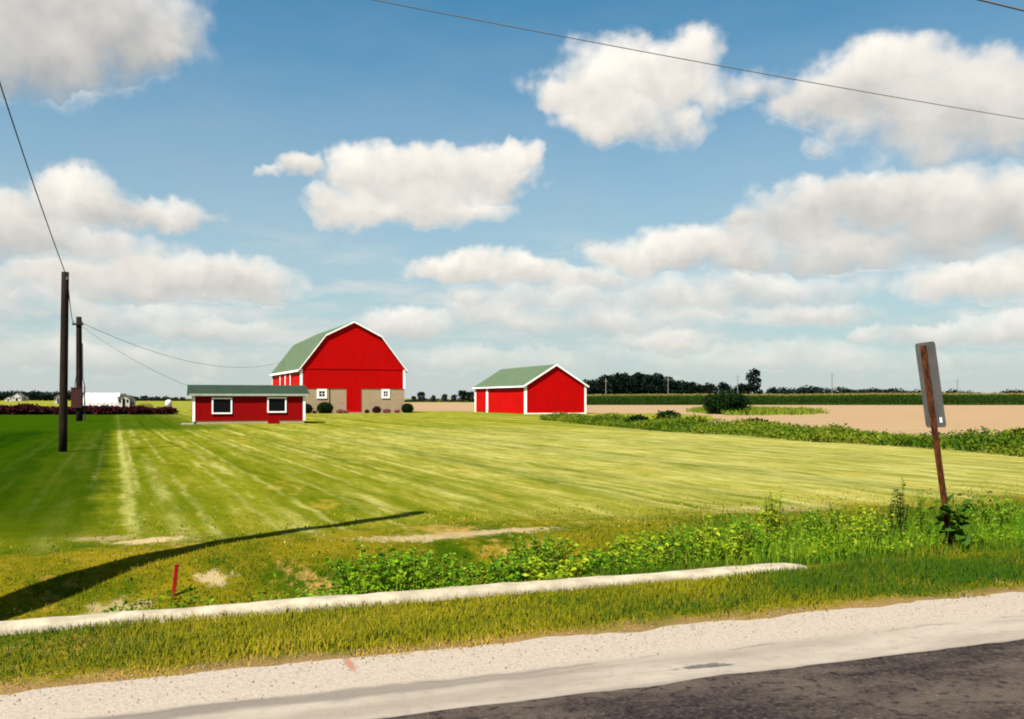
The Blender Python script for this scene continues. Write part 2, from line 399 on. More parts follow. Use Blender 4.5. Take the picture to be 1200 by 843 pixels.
def ground_material():
    m = bpy.data.materials.new('grass_ground'); m.use_nodes = True; t = N(m.node_tree)
    b = t.n['Principled BSDF']; b.inputs['Roughness'].default_value = .95; b.inputs['Specular IOR Level'].default_value = .0
    p = t.new('ShaderNodeNewGeometry').outputs['Position']
    x, y, z = t.sep(p)[:3]; p2 = t.xyz(x, y, 0)
    s = t.v('DOT_PRODUCT', p2, (.917, .40, 0)); l = t.v('DOT_PRODUCT', p2, (-.40, .917, 0))
    nn = t.v('DOT_PRODUCT', p2, (-SR, CR, 0))
    big = t.noise(p2, .10, 4, .6)[0]; mid = t.noise(p2, .9, 5, .65)[0]; fine = t.noise(p2, 7, 5, .7)[0]; grit = t.noise(p2, 40, 3, .6)[0]
    band = t.noise(t.xyz(t.m('MULTIPLY_ADD', t.m('SUBTRACT', big, .5), 1.4, s), t.m('MULTIPLY', l, .012), 0), .75, 2, .6)[0]
    streak = t.noise(t.xyz(t.m('MULTIPLY', s, 2.1), t.m('MULTIPLY', l, .22), 0), 1, 6, .74)[0]
    # mown lawn
    f = t.m('MULTIPLY_ADD', band, .9, t.m('MULTIPLY_ADD', streak, .75, t.m('MULTIPLY', mid, .25)))
    f = t.m('MULTIPLY_ADD', t.m('SUBTRACT', fine, .5), .35, f)
    lawn = t.mix(t.step(f, .66, 1.14), (.046, .070, .001), (.190, .175, .014))
    straw = t.m('MULTIPLY', t.step(t.m('MULTIPLY_ADD', fine, .45, streak), .74, .98), t.step(band, .40, .62))
    lawn = t.mix(t.m('MULTIPLY', straw, .75), lawn, (.47, .41, .16))
    far_pale = t.m('MULTIPLY', t.m('MULTIPLY', t.step(s, 2, 15), t.step(nn, 62, 34)), t.step(streak, .36, .60, .12, .62))
    lawn = t.mix(far_pale, lawn, (.315, .285, .10))
    dash = t.noise(t.xyz(t.m('MULTIPLY', s, 4.2), t.m('MULTIPLY', l, .75), 7.0), 1, 5, .75)[0]
    lawn = t.mix(t.m('MULTIPLY', t.step(dash, .52, .38), .55), lawn, (.085, .105, .003))
    lawn = t.mix(t.m('MULTIPLY', t.step(dash, .56, .72), .50), lawn, (.42, .37, .13))
    lawn = t.mix(t.m('MULTIPLY', t.step(t.m('MULTIPLY_ADD', t.m('SUBTRACT', big, .5), 6, s), 10, 0), .46), lawn, t.mix(streak, (.028, .052, .0008), (.105, .120, .002)))
    # pale lines of clippings left by the mower, broken up
    w = t.m('MULTIPLY_ADD', t.m('SUBTRACT', mid, .5), .35, s)
    line = t.step(t.m('ABSOLUTE', t.m('SUBTRACT', t.m('FRACT', t.m('MULTIPLY', w, .62)), .5)), .15, .0)
    line = t.m('MULTIPLY', line, t.step(t.noise(t.xyz(t.m('FLOOR', t.m('MULTIPLY', w, .62)), t.m('MULTIPLY', l, .07), 11.0), 1, 3, .6)[0], .42, .60))
    l2 = t.step(t.m('ABSOLUTE', t.m('SUBTRACT', t.m('FRACT', t.m('MULTIPLY', w, 1.24)), .5)), .14, .0)
    l2 = t.m('MULTIPLY', l2, t.step(t.noise(t.xyz(t.m('FLOOR', t.m('MULTIPLY', w, 1.24)), t.m('MULTIPLY', l, .05), 5.0), 1, 3, .6)[0], .38, .58))
    line = t.m('MAXIMUM', line, t.m('MULTIPLY', l2, .8))
    line = t.m('MULTIPLY', line, t.step(streak, .34, .58, .3, 1.0))
    line = t.m('MULTIPLY', line, t.step(t.m('MULTIPLY_ADD', fine, .6, t.m('MULTIPLY', dash, .6)), .42, .72, .2, 1.0))
    lawn = t.mix(t.m('MULTIPLY', line, .62), lawn, (.40, .36, .13))
    ochre = t.step(t.noise(t.xyz(t.m('MULTIPLY', s, 1.1), t.m('MULTIPLY', l, .35), 3.0), 1, 5, .7)[0], .56, .72)
    lawn = t.mix(t.m('MULTIPLY', ochre, .55), lawn, (.30, .195, .028))
    # richer, differently mown strip left of the mower's edge, some lens darkening painted in
    edge = t.m('MULTIPLY_ADD', t.m('SUBTRACT', mid, .5), .9, s)
    left = t.m('MULTIPLY', t.step(edge, .15, -.5), t.m('MULTIPLY_ADD', t.step(edge, -.3, -4), .14, .86))
    left = t.m('MULTIPLY', left, t.step(nn, 10.8, 13.5))
    rich = t.mix(t.step(t.m('MULTIPLY_ADD', band, .7, t.m('MULTIPLY', streak, .5)), .40, .80), (.003, .020, .0005), (.017, .040, .0005))
    rich = t.mix(t.step(t.m('MULTIPLY_ADD', t.m('SUBTRACT', mid, .5), 8, t.m('ADD', nn, t.m('MULTIPLY', s, -.2))), 17, 11), rich, (.046, .064, .001))
    lawn = t.mix(left, lawn, rich)
    # road verge and ditch: green, ochre and bare soil
    v1 = t.mix(t.step(t.m('MULTIPLY_ADD', fine, .4, t.noise(p2, .7, 4, .6)[0]), .52, .84), (.020, .048, .001), (.140, .108, .005))
    v1 = t.mix(t.step(t.m('MULTIPLY_ADD', fine, .5, t.noise(p2, .55, 4, .6)[0]), .80, .98), v1, (.30, .175, .05))
    v1 = t.mix(t.m('MULTIPLY', t.step(t.m('MULTIPLY_ADD', t.m('SUBTRACT', t.noise(p2, 3, 4, .65)[0], .5), .5, nn), 6.48, 6.15), .85), v1, t.mix(grit, (.12, .062, .022), (.26, .165, .075)))      # bare brown soil at the road edge
    vz = t.step(t.m('MULTIPLY_ADD', t.m('SUBTRACT', mid, .5), 2.2, nn), 12.8, 11.2)
    gate = t.m('MULTIPLY', t.m('ABSOLUTE', t.m('SUBTRACT', t.m('MULTIPLY_ADD', t.m('SUBTRACT', mid, .5), .3, s), .22)), 1.0)
    lawn = t.mix(t.m('MULTIPLY', t.m('MULTIPLY', t.step(gate, .17, .02), t.step(t.m('MULTIPLY_ADD', fine, .6, t.m('MULTIPLY', streak, .6)), .42, .75, .1, .75)), t.step(nn, 12, 14)), lawn, (.34, .32, .10))     # swath edge
    back = t.m('MULTIPLY', t.step(t.m('MULTIPLY_ADD', t.m('SUBTRACT', mid, .5), 8, nn), 50, 58), t.step(s, 9, 3))
    lawn = t.mix(t.m('MULTIPLY', back, .85), lawn, t.mix(streak, (.010, .032, .0006), (.030, .060, .001)))
    col = t.mix(vz, lawn, v1)
    # bare worn patches
    for (px, py, rx, ry, k) in ((172, 634, .50, .20, .85), (120, 632, .4, .2, .4), (545, 626, 1.35, .20, .55), (470, 631, .6, .2, .5), (600, 622, .7, .16, .55), (250, 680, .22, .12, .7), (135, 716, .35, .2, .5), (900, 596, 1.2, .4, .35)):
        c = hit(px, py)
        d = t.v('SUBTRACT', p2, (c.x, c.y, 0))
        a = t.v('DOT_PRODUCT', d, (CR / rx, SR / rx, 0)); e = t.v('DOT_PRODUCT', d, (-SR / ry, CR / ry, 0))
        r2 = t.m('SQRT', t.m('ADD', t.m('MULTIPLY', a, a), t.m('MULTIPLY', e, e)))
        r2 = t.m('MULTIPLY_ADD', t.m('SUBTRACT', fine, .5), 3.4, r2)
        col = t.mix(t.m('MULTIPLY', t.step(r2, 1.15, .5), k), col, t.mix(grit, (.27, .18, .09), (.46, .36, .22)))
    # far pasture beyond the farmyard
    col = t.mix(t.step(y, 122, 140), col, t.mix(t.step(mid, .3, .7), (.10, .115, .012), (.20, .185, .03)))
    col = t.mix(t.m('MULTIPLY', grit, .35), col, t.mix(1.0, col, (.55, .6, .5), 'MULTIPLY'))
    t.l.new(col, b.inputs['Base Color'])
    bn = t.new('ShaderNodeBump'); bn.inputs['Strength'].default_value = .7; bn.inputs['Distance'].default_value = .05
    t.l.new(t.m('MULTIPLY_ADD', fine, .7, grit), bn.inputs['Height']); t.l.new(bn.outputs[0], b.inputs['Normal'])
    return m

def road_frame(t):
    p = t.new('ShaderNodeNewGeometry').outputs['Position']; x, y, z = t.sep(p)[:3]
    p2 = t.xyz(x, y, 0)
    return p2, t.v('DOT_PRODUCT', p2, (CR, SR, 0)), t.v('DOT_PRODUCT', p2, (-SR, CR, 0))

def asphalt_material():
    m = bpy.data.materials.new('asphalt'); m.use_nodes = True; t = N(m.node_tree)
    b = t.n['Principled BSDF']; b.inputs['Roughness'].default_value = .95; b.inputs['Specular IOR Level'].default_value = .05
    p2, tt, nn = road_frame(t)
    big = t.noise(t.xyz(t.m('MULTIPLY', tt, .55), t.m('MULTIPLY', nn, 1.6), 0), 1.1, 5, .65)[0]
    g = t.new('ShaderNodeTexVoronoi'); t.l.new(p2, g.inputs['Vector']); g.inputs['Scale'].default_value = 55
    sp = t.step(t.noise(p2, 30, 3, .7)[0], .42, .70)
    col = t.mix(t.step(big, .36, .64), (.012, .0098, .0104), (.058, .045, .036))
    col = t.mix(t.m('MULTIPLY', sp, .55), col, (.070, .052, .039))
    col = t.mix(t.m('MULTIPLY', t.step(g.outputs['Distance'], .25, .05), .35), col, (.11, .092, .075))
    col = t.mix(t.m('MULTIPLY', t.step(t.noise(p2, 11, 5, .75)[0], .50, .64), .8), col, (.006, .0052, .0075))
    col = t.mix(t.m('MULTIPLY', t.step(t.noise(p2, 23, 4, .75)[0], .56, .70), .6), col, (.115, .088, .066))
    t.l.new(col, b.inputs['Base Color'])
    bn = t.new('ShaderNodeBump'); bn.inputs['Strength'].default_value = .7; bn.inputs['Distance'].default_value = .012
    t.l.new(t.noise(p2, 60, 4, .7)[0], bn.inputs['Height']); t.l.new(bn.outputs[0], b.inputs['Normal'])
    return m

def shoulder_material():
    m = bpy.data.materials.new('old_concrete_shoulder'); m.use_nodes = True; t = N(m.node_tree)
    b = t.n['Principled BSDF']; b.inputs['Roughness'].default_value = .92
    p2, tt, nn = road_frame(t)
    big = t.noise(t.xyz(t.m('MULTIPLY', tt, .5), t.m('MULTIPLY', nn, 2.0), 0), 1.2, 5, .65)[0]
    g = t.noise(p2, 60, 4, .8)[0]; peb = t.new('ShaderNodeTexVoronoi'); t.l.new(p2, peb.inputs['Vector']); peb.inputs['Scale'].default_value = 42
    smooth_ = t.mix(t.step(big, .3, .7), sc((.225, .183, .138)), sc((.335, .288, .228)))
    smooth_ = t.mix(t.m('MULTIPLY', t.step(t.noise(p2, 9, 6, .75)[0], .50, .66), .45), smooth_, sc((.17, .14, .115)))
    rough_ = t.mix(t.step(g, .32, .62), sc((.255, .203, .150)), sc((.395, .332, .262)))
    rough_ = t.mix(t.m('MULTIPLY', t.step(peb.outputs['Distance'], .45, .75), .3), rough_, sc((.17, .13, .10)))
    wob = t.m('MULTIPLY_ADD', t.m('SUBTRACT', t.noise(p2, 1.6, 4, .6)[0], .5), .25, nn)
    col = t.mix(t.step(wob, 5.36, 5.62), smooth_, rough_)
    # a dark seam of old tar between slab and loose stone, fading to the right
    seam = t.m('MULTIPLY', t.step(t.m('ABSOLUTE', t.m('SUBTRACT', wob, 5.41)), .13, .05), t.step(tt, 4.2, .5))
    col = t.mix(t.m('MULTIPLY', seam, .75), col, sc((.12, .095, .075)))
    thin = t.m('MULTIPLY', t.step(t.m('ABSOLUTE', t.m('SUBTRACT', wob, 5.46)), .035, .0), t.step(t.noise(p2, 1.3, 2, .5)[0], .42, .6))
    col = t.mix(t.m('MULTIPLY', thin, .6), col, sc((.13, .10, .08)))
    c = G(410, 777); d = t.v('SUBTRACT', p2, (c.x, c.y, 0))       # rusty mark across the loose edge
    a = t.v('DOT_PRODUCT', d, (CR / .034, SR / .034, 0)); e = t.v('DOT_PRODUCT', d, (-SR / .20, CR / .20, 0))
    r2 = t.m('MULTIPLY_ADD', t.m('SUBTRACT', t.noise(p2, 25, 3, .6)[0], .5), 1.5, t.m('SQRT', t.m('ADD', t.m('MULTIPLY', a, a), t.m('MULTIPLY', e, e))))
    col = t.mix(t.m('MULTIPLY', t.step(r2, 1.1, .5), .75), col, (.20, .062, .022))
    # tar splash near the asphalt
    for (px, py, rx, ry) in ((822, 780, .20, .045), (846, 779, .10, .03)):
        c = G(px, py); d = t.v('SUBTRACT', p2, (c.x, c.y, 0))
        a = t.v('DOT_PRODUCT', d, (CR / rx, SR / rx, 0)); e = t.v('DOT_PRODUCT', d, (-SR / ry, CR / ry, 0))
        r2 = t.m('MULTIPLY_ADD', t.m('SUBTRACT', t.noise(p2, 14, 4, .7)[0], .5), 2.2, t.m('SQRT', t.m('ADD', t.m('MULTIPLY', a, a), t.m('MULTIPLY', e, e))))
        col = t.mix(t.m('MULTIPLY', t.step(r2, 1.1, .6), .8), col, sc((.04, .034, .032)))
    col = t.mix(t.m('MULTIPLY', t.step(nn, 5.0, 4.88), .6), col, sc((.08, .065, .055)))
    t.l.new(t.mix(t.m('MULTIPLY', g, .25), col, t.mix(1.0, col, (.6, .57, .55), 'MULTIPLY')), b.inputs['Base Color'])
    bn = t.new('ShaderNodeBump'); bn.inputs['Strength'].default_value = .3; bn.inputs['Distance'].default_value = .004
    t.l.new(t.m('MULTIPLY', g, t.step(wob, 5.3, 5.6, .35, 1.0)), bn.inputs['Height']); t.l.new(bn.outputs[0], b.inputs['Normal'])
    return m

def field_material():
    m = bpy.data.materials.new('harvested_field'); m.use_nodes = True; t = N(m.node_tree)
    b = t.n['Principled BSDF']; b.inputs['Roughness'].default_value = .95; b.inputs['Specular IOR Level'].default_value = .1
    p = t.new('ShaderNodeNewGeometry').outputs['Position']
    row = t.noise(t.v('MULTIPLY', p, (.15, 1.2, 0)), 1, 4, .65)[0]; f = t.noise(p, 2.5, 5, .7)[0]
    col = t.mix(t.step(t.m('MULTIPLY_ADD', f, .5, row), .5, 1.0), (.185, .118, .056), (.240, .165, .092))
    t.l.new(col, b.inputs['Base Color'])
    return m

# ------------------------------------------------------------------ ground
def build_ground():
    rng = np.random.default_rng(3)
    xs = np.concatenate([-np.geomspace(4500, 27, 26), np.arange(-26, 40, .25), np.geomspace(41, 4500, 26)])
    ys = np.concatenate([-np.geomspace(300, 2, 10), np.arange(0, 44, .2), np.geomspace(44.5, 7000, 44)])
    X, Y = np.meshgrid(xs, ys); Z = terrain(X, Y)
    V = np.stack([X, Y, Z], -1).reshape(-1, 3); nx = len(xs); ny = len(ys)
    i = (np.arange(ny - 1)[:, None] * nx + np.arange(nx - 1)[None]).ravel()
    T = np.stack([i, i + 1, i + nx + 1, i + nx], -1)
    o = np_mesh('ground', V, T, ground_material(), smooth=True); tag(o, kind='structure')

def road_sheet(name, n_edge0, n_edge1, z, mat, seed, rag0=0.0, rag1=0.0, thick=.03):
    rng = random.Random(seed); bm = bmesh.new(); rows = []
    ts = [-80 + 4 * i for i in range(18)] + [-8 + .12 * i for i in range(210)] + [17.2 + 4 * i for i in range(25)]
    for tt in ts:
        j0 = rag0 * (mnoise.noise(Vector((tt * 1.7, seed, 0))) + .6 * mnoise.noise(Vector((tt * 6, seed, 3)))); j1 = rag1 * (mnoise.noise(Vector((tt * 1.7, seed + 5, 0))) + .6 * mnoise.noise(Vector((tt * 6, seed, 8))))
        rows.append([bm.verts.new((*road_xy(tt, n_edge0 + j0), z)), bm.verts.new((*road_xy(tt, n_edge1 + j1), z)), bm.verts.new((*road_xy(tt, n_edge1 + j1 + .02), z - thick)), bm.verts.new((*road_xy(tt, n_edge0 + j0), z - thick))])
    for a, b in zip(rows, rows[1:]):
        bm.faces.new((a[0], b[0], b[1], a[1])); bm.faces.new((a[1], b[1], b[2], a[2]))
    o = obj(name, bm, mat); tag(o, kind='structure'); return o

def poly_sheet(name, pts, z, mat, kind='structure'):
    bm = bmesh.new(); vs = [bm.verts.new((x, y, z)) for x, y in pts]
    f = bm.faces.new(vs); f.normal_update()
    if f.normal.z < 0: f.normal_flip()
    bmesh.ops.triangulate(bm, faces=bm.faces[:])
    me = bpy.data.meshes.new(name); bm.to_mesh(me); bm.free()
    o = link(name, me, None, mat); tag(o, kind=kind); return o

build_ground()
road_sheet('road', -4.0, 4.92, 0.0, asphalt_material(), 1, rag1=.035)
road_sheet('road_shoulder', 4.80, 6.16, -0.006, shoulder_material(), 2, rag1=.12)
FIELD_NEAR = [(22, 8), (19.5, 24), (19.2, 27), (18.6, 31), (17.4, 34.5), (15.8, 38), (14.6, 44), (12.0, 50), (12.5, 62), (17, 76), (20, 92), (17, 104.5), (4, 106), (-8, 124), (-30, 126), (-34, 160)]
poly_sheet('harvested_field', FIELD_NEAR + [(-90, 380), (6, 380), (6, 237), (260, 237), (260, 8)], .012, field_material())

# ------------------------------------------------------------------ foliage makers (numpy)
def blades(P, h, w, rng, lean=.35, tint=None):
    n = len(P); a = -.644 + rng.normal(0, .65, n); d = np.stack([np.cos(a), np.sin(a), np.zeros(n)], -1)      # most turn a face to the light
    la = rng.uniform(0, 2 * np.pi, n); lm = np.abs(rng.normal(0, lean, n)) * h
    L = np.stack([np.cos(la) * lm, np.sin(la) * lm, np.zeros(n)], -1)
    up = np.zeros((n, 3)); up[:, 2] = h
    W = d * (w / 2)[:, None]
    V = np.stack([P - W, P + W, P + up * .55 + L * .35 - W * .8, P + up * .55 + L * .35 + W * .8, P + up * .98 + L], 1)
    b = np.arange(n)[:, None] * 5
    T = np.concatenate([b + [[0, 1, 3]], b + [[0, 3, 2]], b + [[2, 3, 4]]])
    t = rng.uniform(0, 1, n) if tint is None else tint
    return V.reshape(-1, 3), T, np.repeat(t, 5)

def leaves(P, size, rng, up=.5, ratio=.5, tint=None, dirs=None, droop=.2):
    """folded leaves: four corners each"""
    n = len(P); size = np.broadcast_to(size, (n,))
    d = rng.normal(0, 1, (n, 3)) if dirs is None else dirs + rng.normal(0, .35, (n, 3))
    d[:, 2] = d[:, 2] * .6 - droop; d /= np.linalg.norm(d, axis=1)[:, None] + 1e-9
    nr = rng.normal(0, 1, (n, 3)); nr[:, 2] += up * 2.5
    s = np.cross(d, nr); s /= np.linalg.norm(s, axis=1)[:, None] + 1e-9
    nn = np.cross(s, d)
    L = size[:, None]
    V = np.stack([P, P + d * L * .5 + s * L * ratio * .5 + nn * L * .08, P + d * L, P + d * L * .5 - s * L * ratio * .5 + nn * L * .08], 1)
    b = np.arange(n)[:, None] * 4
    T = np.concatenate([b + [[0, 1, 2]], b + [[0, 2, 3]]])
    t = rng.uniform(0, 1, n) if tint is None else tint
    return V.reshape(-1, 3), T, np.repeat(t, 4)

def join(parts):
    V = []; T = []; A = []; o = 0
    for v, t, a in parts: V.append(v); T.append(t + o); A.append(a); o += len(v)
    return np.concatenate(V), np.concatenate(T), np.concatenate(A)

def fbm2(x, y, s, seed=0):
    k = seed * 13.7
    return (np.sin(x * s + 1.3 * np.sin(y * s * .9 + k) + k) + np.sin(y * s * 1.3 + 1.7 * np.sin(x * s * .7 - k)) + .6 * np.sin((x + y) * s * 2.1 + k * 2) + .5 * np.sin((x - y) * s * 3.7 + k)) / 3.1

def in_view(x, y, m=.20): return (np.abs(x / np.maximum(y, .1)) < .5623 + m) & (y > 2)

def scatter_tn(rng, count, t0, t1, n0, n1):
    t = rng.uniform(t0, t1, count); n = rng.uniform(n0, n1, count)
    x = t * CR - n * SR; y = t * SR + n * CR
    k = in_view(x, y); return x[k], y[k], t[k], n[k]

# verge strip between the shoulder and the curb, ditch sides, near lawn
def build_grass():
    rng = np.random.default_rng(11)
    # strip in front of the curb
    x, y, t, n = scatter_tn(rng, 240000, -9, 22, 6.02, 7.62)
    den = np.clip(.62 + .5 * fbm2(x, y, 2.3, 1), .12, 1) * sstep(6.05, 6.55, n + .28 * fbm2(x, y, 3.1, 2))
    k = rng.uniform(0, 1, len(x)) < den; x, y, t, n = x[k], y[k], t[k], n[k]
    h = (.030 + .055 * rng.uniform(0, 1, len(x))) * (1 + .5 * fbm2(x, y, 1.6, 3)) * (.55 + .45 * sstep(6.1, 6.6, n)) * (1 + .35 * sstep(4.5, 8, t))
    right = sstep(1.8, 6.5, t)
    tint = np.clip(rng.normal(.53, .17, len(x)) + .40 * fbm2(x, y, 1.15, 4) - .42 * right + .45 * (1 - sstep(6.1, 6.5, n)) - .42 * sstep(1.2, -1.8, t), 0, 1)
    P = np.stack([x, y, terrain(x, y) - .006], -1)
    np_v = blades(P, h, rng.uniform(.005, .010, len(x)), rng, .55, tint)
    tag(np_mesh('verge_grass', *np_v[:2], M['grass_verge'], tint=np_v[2]), 'ragged green and straw grass between the road shoulder and the concrete curb', 'grass', kind='stuff')
    # ditch behind the curb
    x, y, t, n = scatter_tn(rng, 300000, -9, 30, 7.85, 12.2)
    den = np.clip(.50 + .55 * fbm2(x, y, 1.5, 5) + .35 * sstep(3, 7, t), .1, 1) * (1 - .93 * sstep(10.3, 12.0, n + .7 * fbm2(x, y, 1.3, 8)))
    for (px, py, r) in ((172, 634, .5), (545, 626, 1.2), (250, 680, .35), (135, 716, .35)):
        c = hit(px, py); den *= np.clip(((x - c.x) ** 2 * .6 + (y - c.y) ** 2 * 1.6) / r ** 2, .08, 1)
    k = rng.uniform(0, 1, len(x)) < den; x, y, t, n = x[k], y[k], t[k], n[k]
    right = sstep(2, 6.5, t); core = np.exp(-((n - 9.2) / 1.2) ** 2)
    h = (.028 + .050 * rng.uniform(0, 1, len(x))) * (1 + .45 * fbm2(x, y, 1.2, 6)) * (1 + (1.0 * core + .3) * right * (1 - .8 * sstep(9.8, 11.2, n))) * (1 - .5 * sstep(10.2, 12, n))
    tint = np.clip(rng.normal(.46, .16, len(x)) + .62 * fbm2(x, y, .95, 7) - .25 * right - .12 - .18 * sstep(.5, -2.5, t), 0, 1)
    P = np.stack([x, y, terrain(x, y) - .006], -1)
    v = blades(P, h, rng.uniform(.005, .011, len(x)), rng, .55, tint)
    tag(np_mesh('ditch_grass', *v[:2], M['grass_verge'], tint=v[2]), 'mixed green and ochre grass in the shallow ditch behind the curb', 'grass', kind='stuff')
    # tall rank grass round the sign and along the ditch on the right
    x, y, t, n = scatter_tn(rng, 44000, 3.6, 24, 7.5, 11.3)
    den = np.clip(.5 + .6 * fbm2(x, y, 1.7, 8), 0, 1) * sstep(3.6, 6.8, t) * (1 - sstep(9.9, 10.8, n)) * sstep(7.4, 8.4, n + .3 * fbm2(x, y, 2, 2))
    k = rng.uniform(0, 1, len(x)) < den; x, y, t, n = x[k], y[k], t[k], n[k]
    h = (.14 + .38 * rng.uniform(0, 1, len(x)) ** 1.5) * (1 + .4 * fbm2(x, y, 1.4, 9)) * (.6 + .4 * sstep(7.5, 8.6, n))
    tint = np.clip(rng.normal(.35, .22, len(x)) + .25 * fbm2(x, y, 1.3, 3), 0, 1)
    v = blades(np.stack([x, y, terrain(x, y) - .01], -1), h, rng.uniform(.004, .009, len(x)), rng, .35, tint)
    tag(np_mesh('tall_grass', *v[:2], M['grass_green'], tint=v[2]), 'tall rank green grass growing round the foot of the leaning sign', 'grass', kind='stuff')
    # mown lawn near the ditch
    x, y, t, n = scatter_tn(rng, 170000, -24, 40, 10.6, 18)
    den = np.clip(.55 + .4 * fbm2(x, y, 2.2, 1), .1, 1) * (1 - sstep(11.4, 15, n)) * .7 * (1 - sstep(.1, -.35, x * .917 + y * .40) * sstep(10.8, 13.5, n))
    for (px, py, r) in ((172, 634, .5), (545, 626, 1.3)):
        c = hit(px, py); den *= np.clip(((x - c.x) ** 2 * .5 + (y - c.y) ** 2 * 2) / r ** 2, .05, 1)
    k = rng.uniform(0, 1, len(x)) < den; x, y, t, n = x[k], y[k], t[k], n[k]
    s = x * .917 + y * .40; dark = sstep(.1, -.35, s) * sstep(10.8, 13.5, n)
    st = np.sin(s * 3.1 + .6 * np.sin(s * 1.7)) * .5 + .35 * np.sin(s * 8.3 + 1.2 * np.sin(s * 2.9))
    tint = np.clip(rng.normal(.50, .17, len(x)) + .20 * st + .10 * fbm2(x, y, .8, 2) - .42 * dark, 0, 1)
    h = .015 + .025 * rng.uniform(0, 1, len(x))
    v = blades(np.stack([x, y, terrain(x, y) - .004], -1), h, rng.uniform(.008, .016, len(x)) * (1 + n / 30), rng, .5, tint)
    tag(np_mesh('lawn_grass', *v[:2], M['grass_lawn'], tint=v[2]), 'short mown striped lawn in front of the red barns', 'grass', kind='stuff')
    # loose stones along the shoulder's edge
    x, y, t, n = scatter_tn(rng, 2600, -8, 14, 5.45, 6.3)
    q = rng.uniform(0, 1, len(x)) < np.exp(-((n - 6.1) / .3) ** 2) + .12; x, y = x[q], y[q]; m_ = len(x)
    r = rng.uniform(.003, .009, m_); base = np.array([[1, 0, 0], [0, 1, 0], [-1, 0, 0], [0, -1, 0], [0, 0, .8], [0, 0, -.5]])
    V = base[None] * r[:, None, None] * rng.uniform(.6, 1.3, (m_, 6, 1)) + np.stack([x, y, terrain(x, y) * 0 + .002], -1)[:, None]
    T = np.array([[0, 1, 4], [1, 2, 4], [2, 3, 4], [3, 0, 4], [1, 0, 5], [2, 1, 5], [3, 2, 5], [0, 3, 5]])
    T = (np.arange(m_)[:, None, None] * 6 + T[None]).reshape(-1, 3)
    tag(np_mesh('loose_gravel', V.reshape(-1, 3), T, M['gravel']), 'loose pale stones along the edge of the road shoulder', 'gravel', kind='stuff')
build_grass()

# ------------------------------------------------------------------ weeds
def weed_parts(rng, h, spread, stems, per, leaf, shape='bushy', ratio=.5):
    Ps = []; dirs = []; sz = []; bm = bmesh.new()
    for i in range(stems):
        a = rng.uniform(0, 2 * np.pi); r = spread * np.sqrt(rng.uniform(0, 1))
        b = np.array([math.cos(a) * r * .55, math.sin(a) * r * .55, -.02]); hh = h * rng.uniform(.6, 1.0) * (1 - .25 * r / spread)
        tip = np.array([math.cos(a) * r, math.sin(a) * r, hh]) + np.array([*rng.normal(0, .04, 2), 0])
        mid = (b + tip) / 2 + np.array([*rng.normal(0, .02, 2), 0])
        tube(bm, [b, mid, tip], [.006 + h * .004, .005 + h * .002, .002], 5, False)
        for k in range(per):
            u = rng.uniform(.18, 1.0) if shape == 'bushy' else rng.uniform(.08, 1.0)
            p = (b * (1 - u) + mid * u) * (1 - u) + (mid * (1 - u) + tip * u) * u
            q = rng.uniform(0, 2 * np.pi)
            Ps.append(p); dirs.append([math.cos(q), math.sin(q), .45]); sz.append(leaf * rng.uniform(.55, 1.15) * (1 - .35 * u if shape == 'spike' else 1))
    v = leaves(np.array(Ps), np.array(sz), rng, .55, ratio, None, np.array(dirs), .25)
    return bm, v

def weed(px, py, h, spread, stems, per, leaf, mat, label, seed, name='weed_plant', shape='bushy', ratio=.5, cat='weed', pos=None):
    rng = np.random.default_rng(seed); p = pos if pos is not None else hit(px, py)
    r = empty(name, p, 0, label, cat)
    bm, v = weed_parts(rng, h, spread, stems, per, leaf, shape, ratio)
    obj('stem', bm, M['stem'], r); np_mesh('foliage', v[0], v[1], M[mat], r, v[2])
    return r

def on_n(px, n):
    """point of the terrain on the photo column px and the road-parallel line n"""
    sx = (px - 600) / F; y = n / (CR - sx * SR); return Vector((sx * y, y, float(terrain(sx * y, y))))

